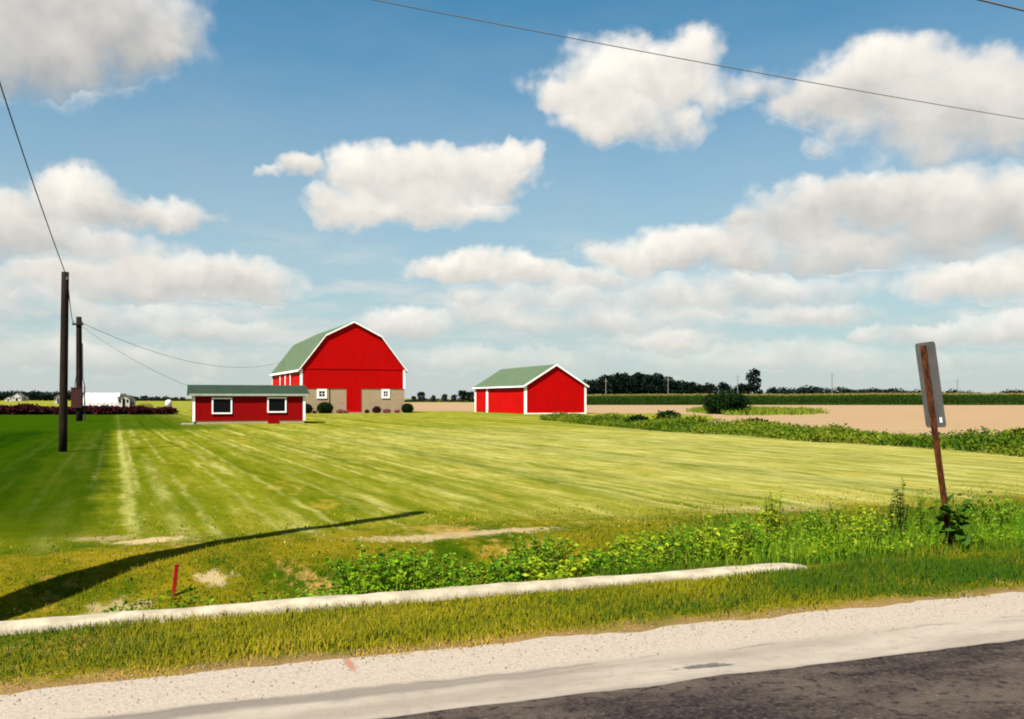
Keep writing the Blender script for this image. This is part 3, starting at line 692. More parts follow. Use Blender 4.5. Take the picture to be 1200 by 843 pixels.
def build_weeds():
    W = [  # px, n, height, spread, stems, leaves per stem, leaf length, material, label
        (446, 8.75, .60, .36, 34, 26, .075, 'weed_leaf', 'biggest dense bright green broadleaf weed clump, left end of those behind the curb'),
        (402, 9.0, .30, .22, 14, 16, .06, 'weed_leaf', 'small low green weed just left of the big dense clump behind the curb'),
        (352, 8.7, .20, .16, 10, 14, .06, 'weed_leaf', 'lowest dark green weed tuft, farthest left behind the curb'),
        (516, 8.9, .52, .30, 30, 18, .07, 'weed_leaf', 'upright green weeds right beside the biggest dense clump behind the curb'),
        (590, 8.8, .46, .20, 18, 22, .075, 'weed_leaf', 'rounded green weed clump behind the middle of the curb'),
        (634, 9.6, .62, .34, 30, 22, .07, 'weed_leaf', 'deep green weed clump standing a little farther back than the yellow-green one'),
        (652, 8.7, .30, .30, 22, 16, .08, 'weed_lime', 'low yellow-green weed clump just behind the middle of the curb'),
        (704, 8.9, .34, .20, 16, 18, .075, 'weed_leaf', 'small green broadleaf weed right of the yellow-green clump'),
        (748, 9.0, .46, .24, 20, 18, .08, 'weed_lime', 'light green leafy weed behind the curb, left of the pale flower heads'),
        (792, 9.2, .52, .28, 24, 16, .07, 'weed_leaf', 'loose green weed bunch behind the curb, left of the lime weeds'),
        (836, 9.0, .46, .30, 26, 16, .08, 'weed_lime', 'wide lime green weed patch behind the right part of the curb'),
        (880, 9.2, .50, .24, 22, 18, .07, 'weed_leaf', 'green weed bunch just left of the tall feathery yellow-green weed'),
        (954, 9.5, .46, .26, 22, 16, .07, 'weed_leaf', 'green weed bunch behind the rounded end of the curb'),
        (1010, 9.2, .50, .26, 22, 16, .07, 'weed_lime', 'yellow-green weed bunch between curb end and tall dark spike weed'),
        (1170, 9.6, .50, .30, 26, 16, .07, 'weed_leaf', 'green weed bunch in the tall grass right of the leaning sign'),
    ]
    for i, (px, n, h, sp, st, per, lf, mt, lab) in enumerate(W):
        g = 1.2 if px < 700 else 1.42
        weed(px, 0, h * g, sp * 1.4, int(st * 1.8), int(per * 1.4), lf * .95, mt, lab, 100 + i, pos=on_n(px, n))
    # tall spikes
    S = [(908, 9.5, .86, .13, 9, 60, .08, 'weed_lime', 'tall feathery yellow-green weed standing above the end of the curb'),
         (1053, 9.3, .80, .07, 4, 90, .07, 'weed_dark', 'tall narrow dark green spike weed left of the sign post'),
         (1078, 9.6, .66, .08, 4, 60, .06, 'weed_leaf', 'shorter green spike weed between the dark spike and the sign post'),
         (1036, 8.8, .36, .12, 8, 26, .07, 'weed_dark', 'low dark weed at the foot of the dark spike weed'),
         (985, 9.6, .62, .10, 6, 40, .07, 'weed_leaf', 'slender green weed upright right of the curb end'),
         (868, 9.6, .60, .10, 6, 36, .07, 'weed_lime', 'slender yellowish weed left of the tall feathery one')]
    for i, (px, n, h, sp, st, per, lf, mt, lab) in enumerate(S):
        weed(px, 0, h * 1.3, sp * 1.25, st * 2, int(per * 1.3), lf * 1.1, mt, lab, 300 + i, shape='spike', ratio=.32, pos=on_n(px, n))
    # general undergrowth among them
    rng = np.random.default_rng(77); x, y, t, n = scatter_tn(rng, 9000, -2.2, 16, 8.1, 10.2)
    k = rng.uniform(0, 1, len(x)) < np.clip(.30 + .7 * fbm2(x, y, 2.4, 4), 0, 1) * sstep(-2.2, 1.5, t) * (1 - .45 * sstep(9.4, 10.2, n))
    x, y, t = x[k], y[k], t[k]; m_ = len(x); hh = rng.uniform(.06, .42, m_) * (.7 + .5 * np.clip(fbm2(x, y, 1.2, 9), -.6, 1))
    base = np.stack([x, y, terrain(x, y)], -1); parts = []
    clus = np.clip(.42 + .42 * fbm2(x, y, 1.5, 2), 0, 1)
    for u in (.35, .5, .62, .75, .86, .95, 1.0, .8):
        p = base.copy(); p[:, 2] += hh * u; p[:, :2] += rng.normal(0, .03, (m_, 2))
        parts.append(leaves(p, rng.uniform(.03, .075, m_), rng, .5, .42, np.clip(clus + rng.normal(0, .2, m_), 0, 1), None, .0))
    parts.append(blades(base, hh, np.full(m_, .006), rng, .1, clus))
    v = join(parts)
    tag(np_mesh('undergrowth', v[0], v[1], M['weed_mixed'], tint=v[2]), 'mixed leafy undergrowth between the weeds behind the curb', 'undergrowth', kind='stuff')
build_weeds()

def build_vine():
    """big-leaved plant climbing the foot of the sign post; its large leaves are parts"""
    rng = random.Random(5); p = on_n(1114, 8.25); r = empty('climbing_plant', p, 0, 'dark big-leaved plant climbing the foot of the rusty sign post', 'plant')
    bm = bmesh.new(); tips = []
    for i in range(9):
        a = rng.uniform(0, 6.28); q = rng.uniform(.10, .33)
        e = Vector((math.cos(a) * q + .02, math.sin(a) * q * .7 - .03, rng.uniform(.28, .66))); mid = e * .5 + Vector((rng.uniform(-.05, .05), 0, .06))
        tube(bm, [(0, 0, -.03), mid, e], [.009, .007, .004], 5, False); tips += [mid.lerp(e, u) for u in (.0, .25, .5, .75, 1)]
    obj('stem', bm, M['stem'], r)
    b = bmesh.new()
    out = [(0, 0), (.30, .26), (.42, .55), (.28, .85), (0, 1.05), (-.28, .85), (-.42, .55), (-.30, .26)]
    c = b.verts.new((0, .5, -.06)); vs = [b.verts.new((x, y, .05 * abs(x) * 4 - .10 * y * y)) for x, y in out]
    for i in range(8): b.faces.new((c, vs[i], vs[(i + 1) % 8]))
    me = bpy.data.meshes.new('leaf'); b.to_mesh(me); b.free()
    a = me.attributes.new('tint', 'FLOAT', 'POINT'); a.data.foreach_set('value', [.45] * len(me.vertices)); me.materials.append(M['vine_leaf'])
    for i in range(90):
        o = bpy.data.objects.new('leaf', me); COL.objects.link(o); o.parent = r
        q = rng.choice(tips); o.location = q + Vector((rng.uniform(-.05, .05), rng.uniform(-.05, .05), rng.uniform(-.04, .05)))
        s = rng.uniform(.08, .15); o.scale = (s, s, s); o.rotation_euler = (rng.uniform(-.9, .3), rng.uniform(-.4, .4), rng.uniform(0, 6.28))
build_vine()

# ------------------------------------------------------------------ curb, stake, sign
def build_curb():
    e = G(953, 669); te, _ = tn(e.x, e.y); n0 = 7.60
    prof = [(0, -.10), (0, .02), (.018, .052), (.055, .066), (.195, .066), (.235, .054), (.255, .015), (.255, -.10)]
    bm = bmesh.new(); rows = []
    ts = list(np.arange(-14, te - .35, .16)) + [te - .35, te - .22, te - .12, te - .05, te]
    for tt in ts:
        k = max(0, (tt - (te - .35)) / .35); sh = math.sqrt(max(.02, 1 - k * k)) if k > 0 else 1
        row = []
        for (a, h) in prof:
            w = mnoise.noise(Vector((tt * 1.3, a * 6, 1))) * .013 + mnoise.noise(Vector((tt * 5, a * 9, 4))) * .010
            an = .135 + (a - .135) * (.45 + .55 * sh); hz = h if h < 0 else (h + w) * (.25 + .75 * sh)
            row.append(bm.verts.new((*road_xy(tt, n0 + an + w), hz)))
        rows.append(row)
    for a, b in zip(rows, rows[1:]):
        for i in range(len(prof) - 1): bm.faces.new((a[i], b[i], b[i + 1], a[i + 1]))
    bm.faces.new(rows[-1])
    tag(obj('concrete_curb', bm, M['concrete'], smooth=True), 'long pale concrete curb with a rounded end lying in the roadside grass', 'curb')
build_curb()

def build_stake():
    p = hit(203, 701); r = empty('marker_stake', p, 0, 'short leaning red marker stake stuck in the ditch grass', 'stake')
    s = p.y / F
    bm = bmesh.new(); box(bm, -.019, .019, -.015, .015, -.1, 37 * s - .012); bevel(bm, .003)
    o = obj('post', bm, M['stake_red'], r); o.rotation_euler = (0, math.atan2(4, 37), .3)
    bm = bmesh.new(); box(bm, -.022, .022, -.018, .018, 37 * s - .012, 37 * s + .006); bevel(bm, .004)
    o = obj('top_cap', bm, M['stake_red'], r); o.rotation_euler = (0, math.atan2(4, 37), .3)
build_stake()

def build_sign():
    d = 10.6; base = at(1117, 655, d); top = at(1083.5, 405, d); base.z = float(terrain(base.x, base.y)) - .02
    L = (top - base).length
    r = empty('road_sign', base, 0, 'narrow road sign seen from behind on a leaning rusty post', 'sign')
    ax = (top - base).normalized(); rd = Vector((CR, SR, 0)); rd = (rd - ax * rd.dot(ax)).normalized(); sd = ax.cross(rd)
    rot = Matrix((rd, sd, ax)).transposed().to_4x4()      # local x: along the road, y: across, z: up the post
    r.rotation_euler = rot.to_euler()
    bm = bmesh.new()                                       # U-channel post
    prof = [(-.034, -.040), (-.034, -.024), (-.006, -.020), (-.006, .020), (-.034, .024), (-.034, .040), (-.030, .040), (-.030, .028), (0, .024), (0, -.024), (-.030, -.028), (-.030, -.040)]
    a = [bm.verts.new((x, y, -.25)) for x, y in prof]; b = [bm.verts.new((x, y, L)) for x, y in prof]
    for i in range(12): bm.faces.new((a[i], a[(i + 1) % 12], b[(i + 1) % 12], b[i]))
    bm.faces.new(b)
    post = obj('post', bm, M['rust'], r)
    bm = bmesh.new()
    for k in range(30): tube(bm, [(-.007, 0, .35 + k * .065), (-.009, 0, .35 + k * .065)], .0055, 6)
    obj('punched_holes', bm, M['iron'], post)['kind'] = 'stuff'
    z1 = L + .035; z0 = z1 - 1.0; hw = .15
    bm = bmesh.new(); rr = .035; out = []
    for cx, cz, a0 in ((hw - rr, z0 + rr, -90), (hw - rr, z1 - rr, 0), (-hw + rr, z1 - rr, 90), (-hw + rr, z0 + rr, 180)):
        for k in range(5): out.append((cx + rr * math.cos(R(a0 + k * 22.5)), cz + rr * math.sin(R(a0 + k * 22.5))))
    a = [bm.verts.new((.004, y, z)) for y, z in out]; b = [bm.verts.new((.008, y, z)) for y, z in out]
    bm.faces.new(a); bm.faces.new(b[::-1])
    for i in range(len(out)): bm.faces.new((a[i], b[i], b[(i + 1) % len(out)], a[(i + 1) % len(out)]))
    pl = obj('plate', bm, M['plate'], r); pl['label'] = 'grey weathered back of the narrow plate'
    bm = bmesh.new()
    tube(bm, [(-.006, 0, z1 - .10), (-.018, 0, z1 - .10)], .012, 6)
    obj('bolt', bm, M['iron'], pl)
    bm = bmesh.new(); tube(bm, [(-.006, 0, z0 + .10), (-.018, 0, z0 + .10)], .012, 6); obj('bolt', bm, M['iron'], pl)
    bm = bmesh.new(); box(bm, .0, .0035, -hw + .045, -hw + .08, z0 + .055, z0 + .115); bevel(bm, .001)
    obj('white_patch', bm, M['white'], pl)  # small white raised patch near the plate's lower corner
build_sign()

# ------------------------------------------------------------------ farm buildings
def window(parent, x0, x1, z0, z1, y, fw, panes, name='window'):
    """white-framed window on a wall whose outer face is local y"""
    bm = bmesh.new()
    box(bm, x0, x1, y - .07, y + .02, z1 - fw, z1); box(bm, x0, x1, y - .075, y + .02, z0, z0 + fw)
    box(bm, x0, x0 + fw, y - .065, y + .02, z0 + fw, z1 - fw); box(bm, x1 - fw, x1, y - .065, y + .02, z0 + fw, z1 - fw)
    w = obj(name, bm, M['white'], parent)
    nx, nz = panes; mw = .05
    ix0, ix1, iz0, iz1 = x0 + fw, x1 - fw, z0 + fw, z1 - fw
    if nx * nz > 1:
        bm = bmesh.new()
        for i in range(1, nx): c = ix0 + (ix1 - ix0) * i / nx; box(bm, c - mw / 2, c + mw / 2, y - .045, y, iz0, iz1)
        for j in range(1, nz): c = iz0 + (iz1 - iz0) * j / nz; box(bm, ix0, ix1, y - .040, y, c - mw / 2, c + mw / 2)
        obj('muntin', bm, M['white'], w)
    for i in range(nx):
        for j in range(nz):
            a = ix0 + (ix1 - ix0) * i / nx; b = ix0 + (ix1 - ix0) * (i + 1) / nx; c = iz0 + (iz1 - iz0) * j / nz; d = iz0 + (iz1 - iz0) * (j + 1) / nz
            bm = bmesh.new(); box(bm, a + .006, b - .006, y - .02, y - .008, c + .006, d - .006); obj('pane', bm, M['glass'], w)
    return w

BPHI = R(22.8); CB, SB = math.cos(BPHI), math.sin(BPHI)      # the large barn stands turned a little more
def facing(origin, px, c=CR, s_=SR):
    """local x on the road-parallel wall through origin seen at photo column px"""
    s = (px - 600) / F; return (s * origin.y - origin.x) / (c - s * s_)

def slab_roof(prof, y0, y1, th):
    """roof shell: profile polyline in x,z (outer), pushed along y"""
    bm = bmesh.new(); inner = [(x, z - th) for x, z in prof][::-1]
    prism(bm, list(prof) + inner, y0, y1); return bm

def build_barn():
    yL = 105.6; o = Vector(((352.2 - 600) / F * yL, yL, 0)); W = facing(o, 474.5, CB, SB); L = 22.6
    r = empty('red_barn', o, BPHI, 'large red barn with a gambrel green roof and pale block foundation', 'barn')
    He, Hb, Hr, fx = 5.30, 9.10, 10.75, .235 * W; hf = 2.9
    gab = [(0, hf), (W, hf), (W, He), (W - fx, Hb - .05), (W / 2, Hr - .05), (fx, Hb - .05), (0, He)]
    bm = bmesh.new(); prism(bm, gab, 0, L); obj('wall', bm, M['barn_red'], r)
    d0, d1 = facing(o, 406, CB, SB), facing(o, 423, CB, SB)
    bm = bmesh.new()
    box(bm, .06, d0, .05, L - .05, -.1, hf); box(bm, d1, W - .06, .05, L - .05, -.1, hf); box(bm, d0, d1, .5, L - .06, -.1, hf - .01)
    obj('foundation', bm, M['block'], r)
    bm = bmesh.new(); j = facing(o, 386.3, CB, SB); box(bm, j - .05, j + .05, .02, .10, 0, hf); obj('joint_strip', bm, M['box_brown'], r)  # dark strip standing in for the joint in the foundation
    bm = bmesh.new(); box(bm, d0 + .01, d1 - .01, -.03, .10, .10, hf + .05); dr = obj('door', bm, M['barn_red'], r)
    bm = bmesh.new(); tube(bm, [(d1 - .2, -.03, 1.1), (d1 - .2, -.09, 1.1), (d1 - .2, -.09, 1.3), (d1 - .2, -.03, 1.3)], .015, 6); obj('handle', bm, M['iron'], dr)
    bm = bmesh.new(); box(bm, d0 - .1, d1 + .1, -.45, -.03, -.05, .09); obj('door_step', bm, M['concrete'], r)
    bm = bmesh.new(); box(bm, -.01, W + .01, -.045, .0, He - .10, He + .0); obj('band_board', bm, M['barn_red'], r)
    fo, so = .16, .26                                        # overhangs front and side
    k = (Hb - He) / fx
    prof = [(-so, He - so * k + .12), (fx, Hb + .12), (W / 2, Hr + .12), (W - fx, Hb + .12), (W + so, He - so * k + .12)]
    rf = obj('roof', slab_roof(prof, -fo, L + fo, .13), M['roof'], r)
    bm = bmesh.new()                                         # white rake boards, a hand deep
    p2 = [(x + (.03 if x < 0 else -.03 if x > W else 0), z) for x, z in prof]
    for a, b in zip(p2, p2[1:]): prism(bm, [(a[0], a[1] + .02), (b[0], b[1] + .02), (b[0], b[1] - .15), (a[0], a[1] - .15)], -fo - .05, -fo - .004)
    obj('rake_board', bm, M['white'], rf)
    for sx in (0, 1):
        bm = bmesh.new(); xx = -so - .045 if sx == 0 else W + so + .004
        box(bm, xx, xx + .041, -fo, L + fo, prof[0][1] - .22, prof[0][1] + .01); obj('eave_board', bm, M['white'], rf)
    for xx in (-.03, W - .22):
        bm = bmesh.new(); box(bm, xx, xx + .25, -.035, .0, hf if xx > 0 else hf, He - .05); obj('corner_board', bm, M['white'], r)
        bm = bmesh.new(); s = -.035 if xx < 0 else W; box(bm, s, s + .034, -.03, .22, hf, He - .02); obj('corner_board', bm, M['white'], r)
    bm = bmesh.new(); box(bm, -.035, -.001, L - .25, L, hf, He - .02); obj('corner_board', bm, M['white'], r)
    # sliding door with white trim on the long left side
    bm = bmesh.new(); box(bm, -.09, -.04, 6.6, 15.0, 2.3, 4.82); sd = obj('sliding_door', bm, M['barn_red'], r)
    bm = bmesh.new(); box(bm, -.16, -.002, 5.6, 18.6, 4.84, 5.06); obj('track', bm, M['white'], sd)
    for yy in (6.5, 10.4, 14.7):
        bm = bmesh.new(); box(bm, -.125, -.092, yy, yy + .42, 2.3, 4.82); obj('trim_board', bm, M['white'], sd)
    s = 107.5 / F
    for (p0, p1, q0, q1) in ((371.4, 383.2, 456.2, 467.3), (447.3, 456.8, 456.2, 467.0)):
        a, b = facing(o, p0, CB, SB), facing(o, p1, CB, SB)
        window(r, a, b, EYE - (q1 - HY) * s, min(hf - .02, EYE + (HY - q0) * s), .05, .24, (2, 2))
    return r, o, W
BARN, BARN_O, BARN_W = build_barn()

def build_storage_barn():
    yL = 102.0; o = Vector(((615.4 - 600) / F * yL, yL, 0)); W = facing(o, 686.8); L = 18.2
    r = empty('storage_barn', o, PHI, 'smaller plain red gabled barn with white corner boards right of the large barn', 'barn')
    He, Hr = 3.22, 5.52
    bm = bmesh.new(); prism(bm, [(0, -.05), (W, -.05), (W, He), (W / 2, Hr), (0, He)], 0, L); obj('wall', bm, M['barn_red'], r)
    k = (Hr - He) / (W / 2); so, fo = .28, .16
    prof = [(-so, He - so * k + .10), (W / 2, Hr + .10), (W + so, He - so * k + .10)]
    rf = obj('roof', slab_roof(prof, -fo, L + fo, .10), M['roof'], r)
    bm = bmesh.new()
    for a, b in zip(prof, prof[1:]): prism(bm, [(a[0], a[1] + .02), (b[0], b[1] + .02), (b[0], b[1] - .17), (a[0], a[1] - .17)], -fo - .05, -fo - .004)
    obj('rake_board', bm, M['white'], rf)
    for xx in (-so - .045, W + so + .004):
        bm = bmesh.new(); box(bm, xx, xx + .041, -fo, L + fo, prof[0][1] - .15, prof[0][1] + .01); obj('eave_board', bm, M['white'], rf)
    for xx in (-.03, W - .20):
        bm = bmesh.new(); box(bm, xx, xx + .23, -.035, 0, 0, He); obj('corner_board', bm, M['white'], r)
        bm = bmesh.new(); s = -.035 if xx < 0 else W; box(bm, s, s + .034, -.03, .24, 0, He - .05); obj('corner_board', bm, M['white'], r)
    bm = bmesh.new(); box(bm, -.035, -.001, L - .55, L, 0, He - .05); obj('corner_board', bm, M['white'], r)
    # sliding door at the far end of the long side, edged by a white post
    y1 = 13.0
    bm = bmesh.new(); box(bm, -.05, -.012, y1 + .5, L - .6, .1, He - .1); sd = obj('side_door', bm, M['barn_red'], r)
    bm = bmesh.new(); box(bm, -.07, -.001, y1 - .15, y1 + .48, 0, He - .06); obj('door_post', bm, M['white'], r)
    bm = bmesh.new(); box(bm, -.055, -.003, .30, y1 - .2, .04, .20); obj('sill_board', bm, M['barn_red'], r)
    bm = bmesh.new(); box(bm, .2, W - .2, -.03, 0, -.02, .10); obj('sill_board', bm, M['white'], r)
build_storage_barn()

def build_shed():
    yL = 61.0; o = Vector(((226.2 - 600) / F * yL, yL, 0)); W = facing(o, 357.3); L = 4.6
    r = empty('farm_shed', o, PHI, 'long low dark red shed with two white-framed windows and a green roof', 'shed')
    He, Hr = 2.02, 2.62; hf = .24
    # eaves front and back, ridge runs along the front
    bm = bmesh.new()
    a = [(0, 0, hf), (0, L, hf), (0, L, He), (0, L / 2, Hr), (0, 0, He)]
    v0 = [bm.verts.new(p) for p in a]; v1 = [bm.verts.new((W, y, z)) for _, y, z in a]
    bm.faces.new(v0); bm.faces.new(v1[::-1])
    for i in range(5): bm.faces.new((v0[i], v1[i], v1[(i + 1) % 5], v0[(i + 1) % 5]))
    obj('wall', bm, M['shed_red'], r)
    bm = bmesh.new(); box(bm, .04, W - .04, .03, L - .03, -.1, hf); obj('foundation', bm, M['block'], r)
    so, fo = .28, .14; k = (Hr - He) / (L / 2)
    bm = bmesh.new()
    prof = [(-fo, He - fo * k + .07), (L / 2, Hr + .07), (L + fo, He - fo * k + .07)]
    pr = prof + [(y, z - .07) for y, z in prof][::-1]
    v0 = [bm.verts.new((-so, y, z)) for y, z in pr]; v1 = [bm.verts.new((W + so, y, z)) for y, z in pr]
    bm.faces.new(v0); bm.faces.new(v1[::-1])
    for i in range(6): bm.faces.new((v0[i], v1[i], v1[(i + 1) % 6], v0[(i + 1) % 6]))
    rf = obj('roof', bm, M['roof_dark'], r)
    bm = bmesh.new(); box(bm, -so, W + so, -fo - .045, -fo - .004, prof[0][1] - .14, prof[0][1] + .01); obj('eave_board', bm, M['eave_pale'], rf)
    for xx in (-so - .04, W + so + .004):
        bm = bmesh.new()
        for p, q in zip(prof, prof[1:]):
            A = [(p[0], p[1] + .01), (q[0], q[1] + .01), (q[0], q[1] - .13), (p[0], p[1] - .13)]
            u0 = [bm.verts.new((xx, y, z)) for y, z in A]; u1 = [bm.verts.new((xx + .036, y, z)) for y, z in A]
            bm.faces.new(u0); bm.faces.new(u1[::-1])
            for i in range(4): bm.faces.new((u0[i], u1[i], u1[(i + 1) % 4], u0[(i + 1) % 4]))
        obj('rake_board', bm, M['roof_dark'], rf)
    for xx in (-.03, W - .13):
        bm = bmesh.new(); box(bm, xx, xx + .16, -.035, 0, hf - .04, He - .02); obj('corner_board', bm, M['white'], r)
        bm = bmesh.new(); s = -.035 if xx < 0 else W; box(bm, s, s + .034, -.03, .15, hf - .04, He - .02); obj('corner_board', bm, M['white'], r)
    s = 62.5 / F
    for (p0, p1, q0, q1) in ((248.2, 272, 466.3, 485), (313.2, 335.6, 465.6, 483.8)):
        window(r, facing(o, p0), facing(o, p1), EYE - (q1 - HY) * s, EYE - (q0 - HY) * s, 0, .09, (1, 1))
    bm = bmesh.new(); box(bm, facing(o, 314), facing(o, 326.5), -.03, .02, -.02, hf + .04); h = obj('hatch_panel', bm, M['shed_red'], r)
    h['label'] = 'red panel closing a gap in the foundation'
    bm = bmesh.new(); box(bm, -.75, .05, -.55, -.05, -.03, .09); bevel(bm, .015); st = obj('concrete_step', bm, M['concrete'])
    st.matrix_world = Matrix.Translation(o) @ Matrix.Rotation(PHI, 4, 'Z')
    tag(st, 'small pale concrete slab at the left corner of the low shed', 'slab')
    return o, W, He, L
SHED_O, SHED_W, SHED_HE, SHED_L = build_shed()

# ------------------------------------------------------------------ shrubs and flowers at the barn
def ball_leaves(rng, rx, rz, count, size, rough=.12):
    d = rng.normal(0, 1, (count, 3)); d[:, 2] = d[:, 2] * .9 + .15; d /= np.linalg.norm(d, axis=1)[:, None]
    k = 1 - np.where(rng.uniform(0, 1, count) < .45, .55, rough) * rng.uniform(0, 1, count) ** .7 + rough * .6 * np.sin(d[:, 0] * 7 + 2) * np.sin(d[:, 1] * 6) * np.sin(d[:, 2] * 6 + 1)
    P = d * k[:, None] * np.array([rx, rx, rz]); P[:, 2] += rz * .82
    P = P[P[:, 2] > .02]
    return leaves(P, rng.uniform(.6, 1.2, len(P)) * size, rng, .2, .6, None, None, 0)

def shrub(name, loc, rx, rz, count, size, mat, label, seed, cat='shrub', rough=.12, group=None):
    rng = np.random.default_rng(seed); r = empty(name, loc, 0, label, cat, group)
    v = ball_leaves(rng, rx, rz, int(count * 1.7), size * 1.45, rough); np_mesh('foliage', v[0], v[1], M[mat], r, v[2])
    bm = bmesh.new()
    for i in range(5):
        a = i * 1.26; tube(bm, [(0, 0, -.05), (math.cos(a) * rx * .3, math.sin(a) * rx * .3, rz * .6), (math.cos(a) * rx * .6, math.sin(a) * rx * .6, rz * 1.2)], [.05 * rx, .035 * rx, .01], 5)
    obj('stem', bm, M['bark'], r); return r

def barn_front(px, off):
    x = facing(BARN_O, px, CB, SB); p = BARN_O + Vector((x * CB + off * SB, x * SB - off * CB, 0)); return p
shrub('clipped_shrub', barn_front(379, .95), .92, .72, 2600, .10, 'shrub_leaf', 'rounded dark green shrub under the left window of the large barn', 1)
shrub('clipped_shrub', barn_front(357, .9), .75, .62, 1900, .10, 'shrub_leaf', 'rounded dark green shrub half hidden behind the end of the low shed', 2)
shrub('clipped_shrub', barn_front(475, .9), .70, .62, 1900, .10, 'shrub_leaf', 'rounded dark green shrub at the right corner of the large barn', 3)
shrub('plum_shrub', barn_front(439.5, .75), .48, .44, 1100, .09, 'plum_leaf', 'small brownish purple shrub right of the barn door', 4)
shrub('low_shrub', barn_front(428.5, .7), .24, .22, 420, .08, 'shrub_leaf', 'tiny green shrub close to the right side of the barn door', 5)
shrub('flower_clump', barn_front(397, .8), .46, .25, 900, .07, 'pink_flower', 'low pink flower clump left of the barn door', 6, 'flowers', .3)
shrub('flower_clump', barn_front(404, .7), .30, .20, 500, .07, 'pink_flower', 'smaller pink flower clump against the left edge of the barn door', 7, 'flowers', .3)
shrub('flower_clump', barn_front(451, .8), .52, .27, 1000, .07, 'pink_flower', 'pink flower clump right of the purple shrub at the barn', 8, 'flowers', .3)
shrub('flower_clump', barn_front(463.5, .75), .34, .22, 600, .07, 'pink_flower', 'small pink flower clump left of the corner shrub at the barn', 9, 'flowers', .3)
shrub('flower_clump', barn_front(367.5, .7), .24, .18, 400, .07, 'pink_flower', 'tiny pink flower clump left of the shrub under the barn window', 10, 'flowers', .3)

# ------------------------------------------------------------------ poles and wires
def pole(name, loc, top, r0, r1, label, cat='utility pole', mat='wood_pole', group=None):
    r = empty(name, loc, 0, label, cat, group); t = Vector(top) - Vector(loc); bm = bmesh.new()
    n = 7; tube(bm, [t * (i / n) + Vector((0, 0, -.4 if i == 0 else 0)) for i in range(n + 1)], [r0 + (r1 - r0) * i / n for i in range(n + 1)], 14)
    for f in bm.faces: f.smooth = len(f.verts) == 4
    obj('shaft', bm, M[mat], r); return r

def insulator(parent, p, out):
    bm = bmesh.new(); p = Vector(p); out = Vector(out)
    tube(bm, [p, p + out * .10], .018, 6); obj('bracket', bm, M['iron'], parent)
    q = p + out * .10; bm = bmesh.new()
    tube(bm, [q + Vector((0, 0, -.05)), q + Vector((0, 0, -.03)), q + Vector((0, 0, 0)), q + Vector((0, 0, .03)), q + Vector((0, 0, .06))], [.03, .045, .03, .042, .02], 8); obj('insulator', bm, M['porcelain'], parent)
    return q

def wire(a, b, sag, rad, label, n=40, mat='cable'):
    a, b = Vector(a), Vector(b); bm = bmesh.new()
    pts = [a.lerp(b, i / n) - Vector((0, 0, sag * 4 * (i / n) * (1 - i / n))) for i in range(n + 1)]
    tube(bm, pts, rad, 6); tag(obj('power_line', bm, M[mat], smooth=True), label, 'wire')

TIP = G(490, 601)
PA = Vector((TIP.x - 8 * .6, TIP.y - 8 * .8, 0)); PA.z = float(terrain(PA.x, PA.y)); TA = Vector((PA.x, PA.y, 8 * math.tan(SUN_EL)))
pa = pole('utility_pole', PA, TA, .21, .155, 'tall bare roadside utility pole whose shadow crosses the lawn')
P1 = G(73.5, 529.5); T1 = at(76.5, 319, P1.y)
p1 = pole('utility_pole', P1, T1, .135, .115, 'nearer brown utility pole at the left edge of the lawn')
P2 = G(93, 493.6); T2 = at(92.5, 371.5, P2.y)
p2 = pole('utility_pole', P2, T2, .25, .20, 'farther utility pole carrying a brown box beside the low shed')
PB = Vector((*road_xy(*(Vector(tn(PA.x, PA.y)) + Vector((42, 0)))), 0)); TB = PB + Vector((0, 0, TA.z))
pb = pole('utility_pole', PB, TB, .21, .155, 'bare roadside utility pole far to the right along the road')
# hardware
def hw(root, loc, h, out): return Vector(loc) + insulator(root, (Vector(out) * .12 + Vector((0, 0, h))), out)
a1 = hw(pa, PA, TA.z - PA.z - .25, (-.6, .8, 0)); w1 = hw(p1, P1, T1.z - .22, (.9, -.43, 0)); w1b = w1
wire(a1, w1, .35, .014, 'wire rising from the nearer left pole out of the top left of the picture')
tp = T2 - P2
bm = bmesh.new(); box(bm, -.42, .42, -.30, -.20, tp.z - .66, tp.z - .52); arm = obj('crossarm', bm, M['wood_pole'], p2)
for sx in (-.34, .34):
    bm = bmesh.new(); q = Vector((sx, -.25, tp.z - .52)); tube(bm, [q, q + Vector((0, 0, .05)), q + Vector((0, 0, .10)), q + Vector((0, 0, .16))], [.03, .05, .04, .05], 8); obj('insulator', bm, M['porcelain'], arm)
bm = bmesh.new(); box(bm, -.46, .36, -.40, -.26, EYE - .72, EYE + .78); mb = obj('meter_box', bm, M['box_brown'], p2)
bm = bmesh.new(); box(bm, -.50, .40, -.43, -.27, EYE + .785, EYE + .84); obj('box_lid', bm, M['box_brown'], mb)
bm = bmesh.new(); tube(bm, [(.46, -.1, -.3), (.46, -.1, 2.7)], .05, 8); tube(bm, [(.46, -.1, 2.72), (.30, -.06, 3.2), (.26, -.04, 6.0)], .03, 6); obj('conduit', bm, M['iron'], p2)
bm = bmesh.new(); tube(bm, [(-.46, -.05, 1.0), (-.36, -.04, 2.5), (-.22, 0, 3.6)], .025, 6); obj('guy_rod', bm, M['iron'], p2)
q2 = Vector(P2) + Vector((-.3, -.25, tp.z - .40))
wire(w1b, q2, .5, .018, 'wire hanging between the two brown poles on the left')
q3 = Vector(P2) + Vector((.36, -.25, tp.z - .50))
bl = BARN_O + Vector((1.0 * CB - 18 * SB, 1.0 * SB + 18 * CB, 6.74))      # on the far lower slope of the barn roof
insb = Vector((SHED_O.x - .1, SHED_O.y + .3, 2.45))
wire(q3, bl, 1.9, .016, 'sagging wire from the farther left pole to the eave of the large barn')
